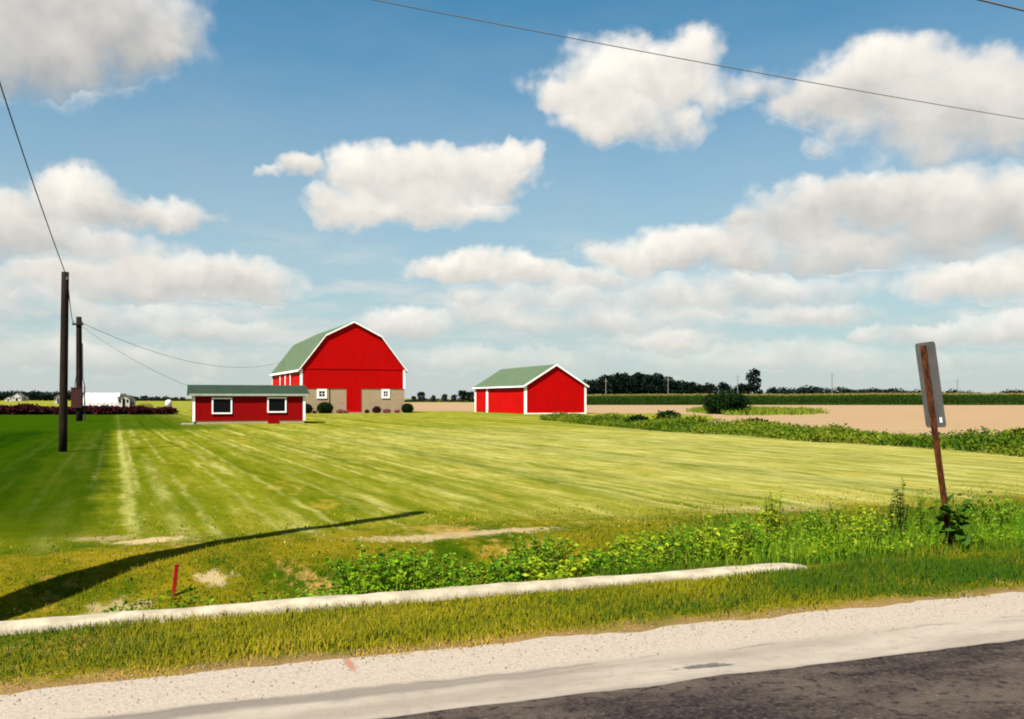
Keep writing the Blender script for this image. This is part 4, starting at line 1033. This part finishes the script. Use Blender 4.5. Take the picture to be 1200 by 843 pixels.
wire(Vector(P2) + Vector((.30, -.2, tp.z - .75)), insb, .35, .011, 'straight thin wire from the farther left pole down to the low shed')
# roadside lines overhead
ca = Vector((PA.x + .2, PA.y, at(440, 0, 9.5).z + .14)); cb = Vector((PB.x, PB.y, ca.z + .25))
bmh = Vector((0, 0, 0))
def parab(a, b, pts, rad, label, n=60):
    """line through two ends and sagging to pass the given height at a fraction of the span"""
    u, z = pts; lin = a.z + (b.z - a.z) * u; wire(a, b, (lin - z) / (4 * u * (1 - u)), rad, label, n, 'grey_wire')
def frac_at(a, b, px):
    s = (px - 600) / F; return (s * a.y - a.x) / ((b.x - a.x) - s * (b.y - a.y))
u = frac_at(ca, cb, 1000); dd = ca.y + (cb.y - ca.y) * u
u1 = frac_at(ca, cb, 520); 
parab(ca, cb, (u, at(1000, 105.5, dd).z), .0048, 'long thin cable crossing the top of the sky above the lawn')
da = Vector((PA.x + .2, PA.y, 7.9)); db = Vector((PB.x, PB.y, 8.1)); u = frac_at(da, db, 1170); dd = da.y + (db.y - da.y) * u
parab(da, db, (u, at(1170, 5.5, dd).z), .012, 'short bit of wire cutting the top right corner of the sky')

# ------------------------------------------------------------------ trees
def crown_leaves(rng, rx, rz, zc, clumps, per, size):
    c = rng.normal(0, 1, (clumps, 3)); c /= np.linalg.norm(c, axis=1)[:, None]; c *= rng.uniform(.35, 1.0, (clumps, 1)) ** .5
    c = c * np.array([rx, rx, rz]) * .82; c[:, 2] += zc; rr = rng.uniform(.16, .34, clumps) * rx
    k = rng.integers(0, clumps, clumps * per); d = rng.normal(0, 1, (len(k), 3)); d /= np.linalg.norm(d, axis=1)[:, None]
    P = c[k] + d * (rr[k] * rng.uniform(.45, 1.05, len(k)))[:, None] * np.array([1, 1, .8])
    ct = rng.uniform(.1, .9, clumps)
    return leaves(P, size * rng.uniform(.6, 1.3, len(k)), rng, .3, .75, np.clip(ct[k] + rng.normal(0, .2, len(k)), 0, 1), d.copy(), 0)

def tree_proto(name, h, rx, rz, zc, seed, mat, clumps=34, per=34, size=.55, crowns=None):
    """a tree of unit scale; trunk with limbs and a ragged crown"""
    rng = np.random.default_rng(seed); bm = bmesh.new(); r0 = h * .03
    tube(bm, [(0, 0, -.3), (.02 * h, 0, h * .3), (0, .02 * h, h * .6), (.01 * h, 0, h * .85)], [r0, r0 * .75, r0 * .45, r0 * .12], 8)
    for i in range(7):
        a = i * 2.4; z0 = h * (.28 + .07 * i)
        tube(bm, [(.01 * h, 0, z0), (math.cos(a) * rx * .35, math.sin(a) * rx * .35, z0 + h * .10), (math.cos(a) * rx * .75, math.sin(a) * rx * .75, z0 + h * .17)], [r0 * .42, r0 * .28, r0 * .06], 5)
    parts = [crown_leaves(rng, a, b, c, n_, per, size) for (a, b, c, n_) in (crowns or [(rx, rz, zc, clumps)])]
    v = join(parts)
    return obj_mesh('trunk', bm, M['bark']), mesh_only('crown', v, M[mat])

def obj_mesh(name, bm, mat):
    me = bpy.data.meshes.new(name); bmesh.ops.recalc_face_normals(bm, faces=bm.faces); bm.to_mesh(me); bm.free(); me.materials.append(mat); return me
def mesh_only(name, v, mat):
    o = np_mesh(name, v[0], v[1], mat, None, v[2]); me = o.data; bpy.data.objects.remove(o); return me

def plant_tree(proto, loc, sc, rz, label, group, name='tree'):
    r = empty(name, loc, rz, label, 'tree', group); r.scale = sc if isinstance(sc, tuple) else (sc,) * 3
    link('trunk', proto[0], r); link('crown', proto[1], r); return r

def build_trees():
    rng = random.Random(21)
    near = [tree_proto('t', 10, 4.2, 4.2, 6.0, s, 'tree_leaf', 40, 34, .75, [(4.2, 3.8, 5.9, 34), (2.6 + .3 * s, 2.0, 8.0 - .2 * s, 12), (4.4, 1.8, 2.6, 18)]) for s in range(4)]
    far = [tree_proto('t', 10, 4.8, 3.8, 5.6, 40 + s, 'tree_far', 30, 28, 1.0, [(4.8, 3.6, 5.8, 26), (5.2, 2.2, 2.8, 20)]) for s in range(3)]
    # dark wood behind the storage barn: top of the wood read off the photograph
    top = [(682, 444), (700, 441), (714, 436), (726, 435), (742, 439), (752, 436), (764, 437), (774, 438), (784, 443), (796, 445), (808, 446), (820, 450)]
    for px, py in top:
        for k in range(2):
            d = 300 + 14 * k + rng.uniform(-5, 5); q = px + (k * 7) + rng.uniform(-2, 2); z = at(q, py + 3 * k, d).z
            plant_tree(near[rng.randrange(4)], at(q, HY, d) * 1.0 - Vector((0, 0, EYE)), (z / 10 * rng.uniform(.85, 1.05), z / 10, z / 10), rng.uniform(0, 6), 'dark broadleaf tree in the far wood just right of the smaller red barn', 'trees of the dark wood')
    G2 = 'trees at the right end of the dark wood'
    for px, py, d, lab in ((832, 448, 300, 'small dark tree at the right end of the wood, first left of the bush'), (848, 447, 300, 'dark rounded tree rising straight above the big round bush'), (863, 452, 305, 'low dark tree just left of the tall far tree'),
                           (872, 447, 300, 'dark tree leaning against the left of the tall far tree'), (905, 453, 310, 'low dark tree just right of the tall far tree')):
        z = at(px, py, d).z; plant_tree(near[rng.randrange(4)], at(px, HY, d) - Vector((0, 0, EYE)), (z / 10 * .95, z / 10, z / 10), rng.uniform(0, 6), lab, G2)
    tall = tree_proto('t', 11, 3.0, 3.4, 8.0, 9, 'tree_leaf', 30, 34, .7, [(2.7, 2.6, 8.6, 20), (2.2, 1.4, 5.6, 10), (3.0, 2.0, 3.0, 14)])
    plant_tree(tall, at(884, HY, 300) - Vector((0, 0, EYE)), 1.03, .6, 'tallest lone dark tree on the skyline right of the wood', None)
    x = 916
    while x < 1084:
        d = 520 + rng.uniform(-20, 20); py = 453.0 + rng.uniform(-2.4, 2.0) + (x - 916) * .012; z = at(x, py, d).z
        plant_tree(far[rng.randrange(3)], at(x, HY, d) - Vector((0, 0, EYE)), (z / 10 * 1.5, z / 10 * 1.5, z / 10), rng.uniform(0, 6), 'low distant tree in the hazy line between the tall tree and the sign', 'distant trees along the right horizon'); x += rng.uniform(8, 13)
    for px, py in ((1108, 458), (1116, 455.5), (1124, 457), (1137, 457.5), (1146, 458.5), (1166, 459.5), (1180, 456), (1190, 456), (1200, 456.5), (1212, 456)):
        d = 560; z = at(px, py, d).z; plant_tree(far[rng.randrange(3)], at(px, HY, d) - Vector((0, 0, EYE)), (z / 10 * 1.3, z / 10 * 1.3, z / 10), rng.uniform(0, 6), 'low distant tree on the skyline right of the sign', 'distant trees right of the sign')
    # between the barns
    for px, py, d, lab in ((485, 463.5, 430, 'lowest far tree just right of the large barn'), (494, 458.5, 430, 'tallest far tree just right of the large barn'), (508, 463, 440, 'third far tree from the large barn, low and flat'),
                           (521, 461.5, 440, 'rounded far tree midway between the two barns'), (532, 462, 440, 'small far tree left of the pair beside the smaller barn'),
                           (542, 456, 400, 'left tree of the tall far pair beside the smaller barn'), (551, 457.5, 400, 'right tree of the tall far pair beside the smaller barn')):
        z = at(px, py, d).z; plant_tree(near[rng.randrange(4)], at(px, HY, d) - Vector((0, 0, EYE)), (z / 10 * .95, z / 10, z / 10), rng.uniform(0, 6), lab, 'far trees between the barns')
    x = -14
    while x < 92:
        for k in range(2):
            d = 640 + 30 * k; py = 457.3 + rng.uniform(-1.4, 1.4) + k; z = at(x, py, d).z
            plant_tree(far[rng.randrange(3)], at(x + 5 * k, HY, d) - Vector((0, 0, EYE)), (z / 10 * 1.5, z / 10 * 1.5, z / 10), rng.uniform(0, 6), 'dark tree in the far wood at the left edge behind the nearer pole', 'trees of the far left wood')
        x += rng.uniform(9, 13)
    for px, py in ((151, 463.6), (159, 465), (169, 464), (177, 465.5), (184, 464.6), (194, 464.5), (206, 466), (214, 466.2)):
        d = 620; z = max(2.5, at(px, py, d).z); plant_tree(far[rng.randrange(3)], at(px, HY, d) - Vector((0, 0, EYE)), (z / 10 * 1.6, z / 10 * 1.6, z / 10 * 1.2), rng.uniform(0, 6), 'small far tree on the skyline left of the low shed', 'far trees left of the shed')
build_trees()

# round field bush, and the green weedy patch beside it
def build_bush():
    rng = np.random.default_rng(8); p = G(851, 485.5); r = empty('field_bush', p, 0, 'big dark round bush standing alone in the harvested field', 'bush')
    parts = []
    for i in range(64):
        a = rng.uniform(0, 6.28); q = math.sqrt(rng.uniform(0, 1)) * 1.75; c = np.array([math.cos(a) * q * 1.15, math.sin(a) * q, .30 + rng.uniform(0, 1) * 1.9 * math.sqrt(max(0, 1 - (q / 2.0) ** 2))])
        d = rng.normal(0, 1, (190, 3)); d /= np.linalg.norm(d, axis=1)[:, None]
        P = c + d * rng.uniform(.3, .62) * rng.uniform(.6, 1.05, (190, 1)); P = P[P[:, 2] > .03]
        parts.append(leaves(P, rng.uniform(.12, .24, len(P)), rng, .3, .6, np.clip(rng.normal(rng.uniform(.2, .8), .2, len(P)), 0, 1), None, 0))
    v = join(parts); np_mesh('foliage', v[0] * np.array([1.08, 1.08, 1.16]), v[1], M['bush_leaf'], r, v[2])
    bm = bmesh.new()
    for i in range(8): a = i * .8; tube(bm, [(math.cos(a) * .1, math.sin(a) * .1, -.1), (math.cos(a) * .6, math.sin(a) * .6, .8), (math.cos(a) * 1.2, math.sin(a) * 1.1, 1.5)], [.06, .04, .015], 5)
    obj('stem', bm, M['bark'], r)
    # patch
    n = 11000; x = rng.uniform(22, 46, n); y = rng.uniform(92, 150, n)
    k = (((x - (31 + (y - 118) * .22)) / 9) ** 2 + ((y - 118) / 28) ** 2 + .35 * fbm2(x, y, .4, 3)) < .85
    x, y = x[k], y[k]; z = np.full(len(x), .0); P = np.stack([x, y, z], -1)
    h = rng.uniform(.15, .65, len(x)) * (1 + .6 * fbm2(x, y, .6, 5)); vb = blades(P, h, rng.uniform(.06, .14, len(x)), rng, .5, np.clip(rng.normal(.6, .2, len(x)) + .2 * fbm2(x, y, .7, 6), 0, 1))
    q = P.copy(); q[:, 2] += h * .7; vl = leaves(q, rng.uniform(.15, .3, len(x)), rng, .5, .5, np.clip(rng.normal(.6, .2, len(x)), 0, 1))
    v = join([vb, vl]); tag(np_mesh('weed_patch', v[0], v[1], M['hedge_leaf'], tint=v[2]), 'light green patch of low weeds right of the round bush', 'weeds', kind='stuff')
build_bush()

LINE = [(2.2, 73.5), (5.5, 58.3), (8.06, 47), (10.6, 42.4), (12, 36.6), (13.8, 33.9), (14.8, 30.6), (15.1, 26.8), (16.2, 20), (17.5, 10)]
def build_weed_row():
    """rank growth along the edge between the lawn and the harvested field"""
    rng = np.random.default_rng(31); A = np.array(LINE); seg = np.linalg.norm(np.diff(A, axis=0), axis=1); cum = np.concatenate([[0], np.cumsum(seg)])
    n = 24000; u = rng.uniform(0, cum[-1], n); x = np.interp(u, cum, A[:, 0]); y = np.interp(u, cum, A[:, 1])
    wd = 4.2 * (.55 + .45 * sstep(0, 10, u)); off = rng.uniform(0, 1, n) * wd
    x = x + off * .95; y = y + off * .32 + .4 * fbm2(u, off, .9, 3)
    k = in_view(x, y, .1) & (rng.uniform(0, 1, n) < np.clip(.6 + .5 * fbm2(x, y, .9, 2), .12, 1)); x, y, off, wd = x[k], y[k], off[k], wd[k]; m_ = len(x)
    lump = np.clip(.5 + .6 * fbm2(x, y, .55, 7), .1, 1.2)
    h = (.12 + .80 * lump * rng.uniform(.4, 1, m_)) * (.45 + .55 * np.sin(np.pi * np.clip(off / wd, .08, .9)))
    P = np.stack([x, y, terrain(x, y)], -1)
    tint = np.clip(.45 + .35 * fbm2(x, y, .7, 11) + rng.normal(0, .16, m_), 0, 1)
    parts = [blades(P, h, rng.uniform(.015, .035, m_), rng, .3, tint)]
    for f in (.35, .55, .72, .85, .96):
        q = P.copy(); q[:, 2] += h * f; q[:, :2] += rng.normal(0, .07, (m_, 2)); parts.append(leaves(q, rng.uniform(.09, .19, m_), rng, .5, .5, np.clip(tint + rng.normal(0, .1, m_), 0, 1), None, 0))
    v = join(parts); tag(np_mesh('weed_row', v[0], v[1], M['hedge_leaf'], tint=v[2]), 'long band of rank green weeds along the edge of the lawn and the tan field', 'weeds', kind='stuff')
    # a few darker bushes one can tell apart in the band
    for i, (px, py, rx, rz, lab) in enumerate(((783, 497, .85, .5, 'dark green bushy clump in the weed band nearest the round bush'), (712, 496, .8, .32, 'low bushy clump near the left end of the weed band'), (748, 499, .7, .34, 'dark low clump left of the darkest clump in the weed band'),
                                               (815, 503, .75, .40, 'rounded dark clump of the weed band directly below the round bush'), (884, 506, .8, .36, 'dark clump of the weed band right below the green patch'), (1195, 524, .55, .36, 'dark leafy clump at the right edge of the weed band'))):
        shrub('weed_bush', G(px, py), rx, rz, 900, .15, 'hedge_leaf' if i % 2 else 'shrub_leaf', lab, 400 + i, 'weed', .35)
build_weed_row()

# corn beyond the tan field
def build_corn():
    rng = np.random.default_rng(41); xs = []; ys = []
    for row in range(10):
        y0 = 236 + row * .76; x = np.arange(8, 190, .40); xs.append(x + rng.normal(0, .06, len(x))); ys.append(np.full(len(x), y0) + rng.normal(0, .06, len(x)))
    x = np.concatenate(xs); y = np.concatenate(ys); n = len(x); h = rng.uniform(2.35, 2.75, n) + .12 * fbm2(x, y, .12, 2) + .3 * sstep(40, 110, x); P = np.stack([x, y, np.zeros(n)], -1)
    parts = [blades(P, h, np.full(n, .07), rng, .04, rng.uniform(0, .5, n))]
    for f in (.2, .35, .5, .62, .74, .85):
        q = P.copy(); q[:, 2] = h * f; parts.append(leaves(q, rng.uniform(.6, 1.0, n), rng, .6, .15, rng.uniform(0, 1, n), None, -.25))
    v = join(parts); o = np_mesh('corn_field', v[0], v[1], M['corn_leaf'], tint=v[2]); tag(o, 'dark green field of standing corn beyond the tan field', 'corn', kind='stuff')
    q = P.copy(); q[:, 2] = h - .05; parts = []
    for i in range(4): parts.append(blades(q, rng.uniform(.2, .38, n), np.full(n, .08), rng, .5))
    v = join(parts); t = np_mesh('tassels', v[0], v[1], M['corn_tassel'], o, v[2]); t['kind'] = 'stuff'
    # the field goes on behind the front rows
    X, Y = np.meshgrid(np.arange(8, 300, 2.0), np.arange(0, 46, 2.0)); Yw = 243.5 + Y; Z = 2.40 + .3 * sstep(40, 110, X) + .10 * rng.uniform(-1, 1, X.shape); Z[0] = 0.4
    ny, nx = X.shape; i = (np.arange(ny - 1)[:, None] * nx + np.arange(nx - 1)[None]).ravel()
    c = np_mesh('canopy', np.stack([X, Yw, Z], -1).reshape(-1, 3), np.stack([i, i + 1, i + nx + 1, i + nx], -1), M['corn_leaf'], o, rng.uniform(0, 1, X.size)); c['kind'] = 'stuff'
build_corn()

# far poles along the country road behind the corn
for px, py, d, lab in ((710, 444, 245, 'pale far pole standing in front of the dark wood, left one'), (783, 442.5, 245, 'pale far pole in front of the right part of the dark wood'), (864.5, 439, 245, 'pale far pole between the round bush and the tall tree'), (975, 436, 245, 'pale far pole midway between the tall tree and the sign'), (1122, 444, 245, 'pale far pole right of the leaning sign')):
    b = at(px, HY, d); b.z = 0; t = at(px, py, d)
    q = pole('far_pole', b, t, .13, .09, lab, mat='pale_pole', group='far poles along the country road')
    bm = bmesh.new(); box(bm, -.55, .55, -.04, .04, t.z - .70, t.z - .60); obj('crossarm', bm, M['pale_pole'], q)

# ------------------------------------------------------------------ left background
def build_left():
    # row of low dark red shrubs at the end of the lawn
    proto = shrub('red_shrub', at(0, HY, 99) - Vector((0, 0, EYE)), 1.25, .62, 1500, .18, 'maroon_leaf', 'low dark red flowering shrub in the long row behind the left poles', 61, 'shrub', .4, 'dark red shrubs along the end of the lawn')
    rng = random.Random(4); px = -12; first = True
    while px < 204:
        loc = at(px, HY, 99 + rng.uniform(-1.2, 1.2)) - Vector((0, 0, EYE)); s = rng.uniform(.8, 1.1); sc = (s * 1.15, s, s * rng.uniform(.75, 1.0))
        if first: proto.location = loc; proto.scale = sc; first = False
        else: copy_thing(proto, loc, rng.uniform(0, 6), sc)
        px += rng.uniform(12, 17)
    # white hoop house
    p = at(121, HY, 190) - Vector((0, 0, EYE)); L = 6.9; Rr = 2.6; Hh = 2.9
    r = empty('hoop_house', p, R(14), 'long white plastic hoop house beyond the red shrub row', 'greenhouse')
    arc = [(Rr * math.cos(R(a)), Hh * math.sin(R(a)) ** .9) for a in range(0, 181, 15)]
    bm = bmesh.new()
    a = [bm.verts.new((-L / 2, y, z)) for y, z in arc]; b = [bm.verts.new((L / 2, y, z)) for y, z in arc]
    for i in range(len(arc) - 1): bm.faces.new((a[i], a[i + 1], b[i + 1], b[i]))
    obj('cover', bm, M['hoop_cover'], r)
    for sx in (-1, 1):
        bm = bmesh.new(); vs = [bm.verts.new((sx * (L / 2 + .004), y * .985, z * .985)) for y, z in arc]; bm.faces.new(vs); e = obj('end_wall', bm, M['hoop_cover'], r)
        bm = bmesh.new(); box(bm, sx * (L / 2 + .03) - .02, sx * (L / 2 + .03) + .02, -.9, .9, 0, 2.0); obj('door', bm, M['box_brown'], e)
    bm = bmesh.new()
    for k in range(6):
        xx = -L / 2 + L * k / 5; tube(bm, [(xx, y * 1.01, z * 1.01) for y, z in arc], .035, 5)
    obj('hoop_rib', bm, M['house_white'], r)
    def hut(px, d, w, dp, he, hr, lab, rot=.3, name='small_house', cat='house'):
        h = empty(name, at(px, HY, d) - Vector((0, 0, EYE)), rot, lab, cat)
        bm = bmesh.new(); prism(bm, [(-w / 2, 0), (w / 2, 0), (w / 2, he), (0, hr), (-w / 2, he)], -dp / 2, dp / 2); obj('wall', bm, M['house_white'], h)
        obj('roof', slab_roof([(-w / 2 - .25, he - .1), (0, hr + .12), (w / 2 + .25, he - .1)], -dp / 2 - .25, dp / 2 + .25, .1), M['grey_roof'], h)
        bm = bmesh.new(); box(bm, -w * .12, w * .12, -dp / 2 - .03, -dp / 2 + .02, 0, min(2, he - .2)); obj('door', bm, M['glass'], h)
        for sx in (-.32, .32):
            bm = bmesh.new(); box(bm, w * sx - w * .08, w * sx + w * .08, -dp / 2 - .03, -dp / 2 + .02, he * .45, he * .8); obj('window', bm, M['glass'], h)
        return h
    hut(146, 185, 2.2, 3.0, 1.9, 2.6, 'small white shed just right of the white hoop house', name='garden_shed', cat='shed')
    hut(154, 186, 1.4, 2.0, 1.3, 1.9, 'tiny white hut between the white shed and the yellow hay pile', name='garden_shed', cat='shed')
    hut(22, 600, 5.5, 8, 3.2, 5.2, 'white gabled house in front of the far left wood', .2)
    hut(12, 600, 4.5, 6, 1.6, 2.6, 'lower white house left of the gabled one by the far wood', .1)
    hut(29, 605, 3.0, 5, 2.0, 3.0, 'smallest white house right of the gabled one by the far wood', .1)
    hut(69.5, 300, 2.0, 3, 2.2, 2.9, 'small white hut seen just left of the nearer pole', .2)
    # white round tank
    t = empty('storage_tank', at(197.5, HY, 150) - Vector((0, 0, EYE)), 0, 'round white tank at the right end of the red shrub row', 'tank')
    bm = bmesh.new(); tube(bm, [(0, 0, .25), (0, 0, .28), (0, 0, 1.1), (0, 0, 1.35), (0, 0, 1.5), (0, 0, 1.54)], [.45, .55, .55, .45, .22, .05], 18); obj('body', bm, M['hoop_cover'], t, True)
    bm = bmesh.new()
    for a in range(4): tube(bm, [(math.cos(a * 1.57) * .42, math.sin(a * 1.57) * .42, -.05), (math.cos(a * 1.57) * .42, math.sin(a * 1.57) * .42, .3)], .05, 6)
    obj('leg', bm, M['iron'], t)
    # yellow hay
    rng2 = np.random.default_rng(9); d = rng2.normal(0, 1, (900, 3)); d /= np.linalg.norm(d, axis=1)[:, None]; d[:, 2] = np.abs(d[:, 2])
    P = d * rng2.uniform(.8, 1.0, (900, 1)) * np.array([1.7, .9, .85]); v = leaves(P, rng2.uniform(.15, .3, 900), rng2, .3, .3)
    o = np_mesh('hay_pile', v[0], v[1], M['corn_tassel'], None, v[2]); o.location = at(170, HY, 175) - Vector((0, 0, EYE)); tag(o, 'low yellow pile behind the red shrubs right of the white huts', 'pile')
build_left()

def build_far_hedges():
    """low dark hedgerows that close the horizon between and beside the trees"""
    rng = np.random.default_rng(51)
    for (p0, p1, d, h, lab) in ((474, 562, 425, 1.6, 'low dark hedgerow under the far trees between the two barns'), (140, 224, 600, 2.4, 'low dark hedgerow on the skyline left of the low shed'),
                                (684, 910, 296, 2.6, 'dark undergrowth along the front of the far wood'), (905, 1230, 505, 4.4, 'low dark hedgerow along the right horizon')):
        x0, x1 = (p0 - 600) / F * d, (p1 - 600) / F * d; n = int((x1 - x0) * h * 26); x = rng.uniform(x0, x1, n)
        z = h * rng.uniform(0, 1, n) * (.75 + .35 * fbm2(x, x * 0, .23, 4)); P = np.stack([x, d + rng.uniform(-1.2, 1.2, n), z], -1)
        v = leaves(P, rng.uniform(.5, .9, n), rng, .3, .7)
        tag(np_mesh('hedgerow', v[0], v[1], M['tree_far'], tint=v[2]), lab, 'hedgerow', kind='stuff')
build_far_hedges()
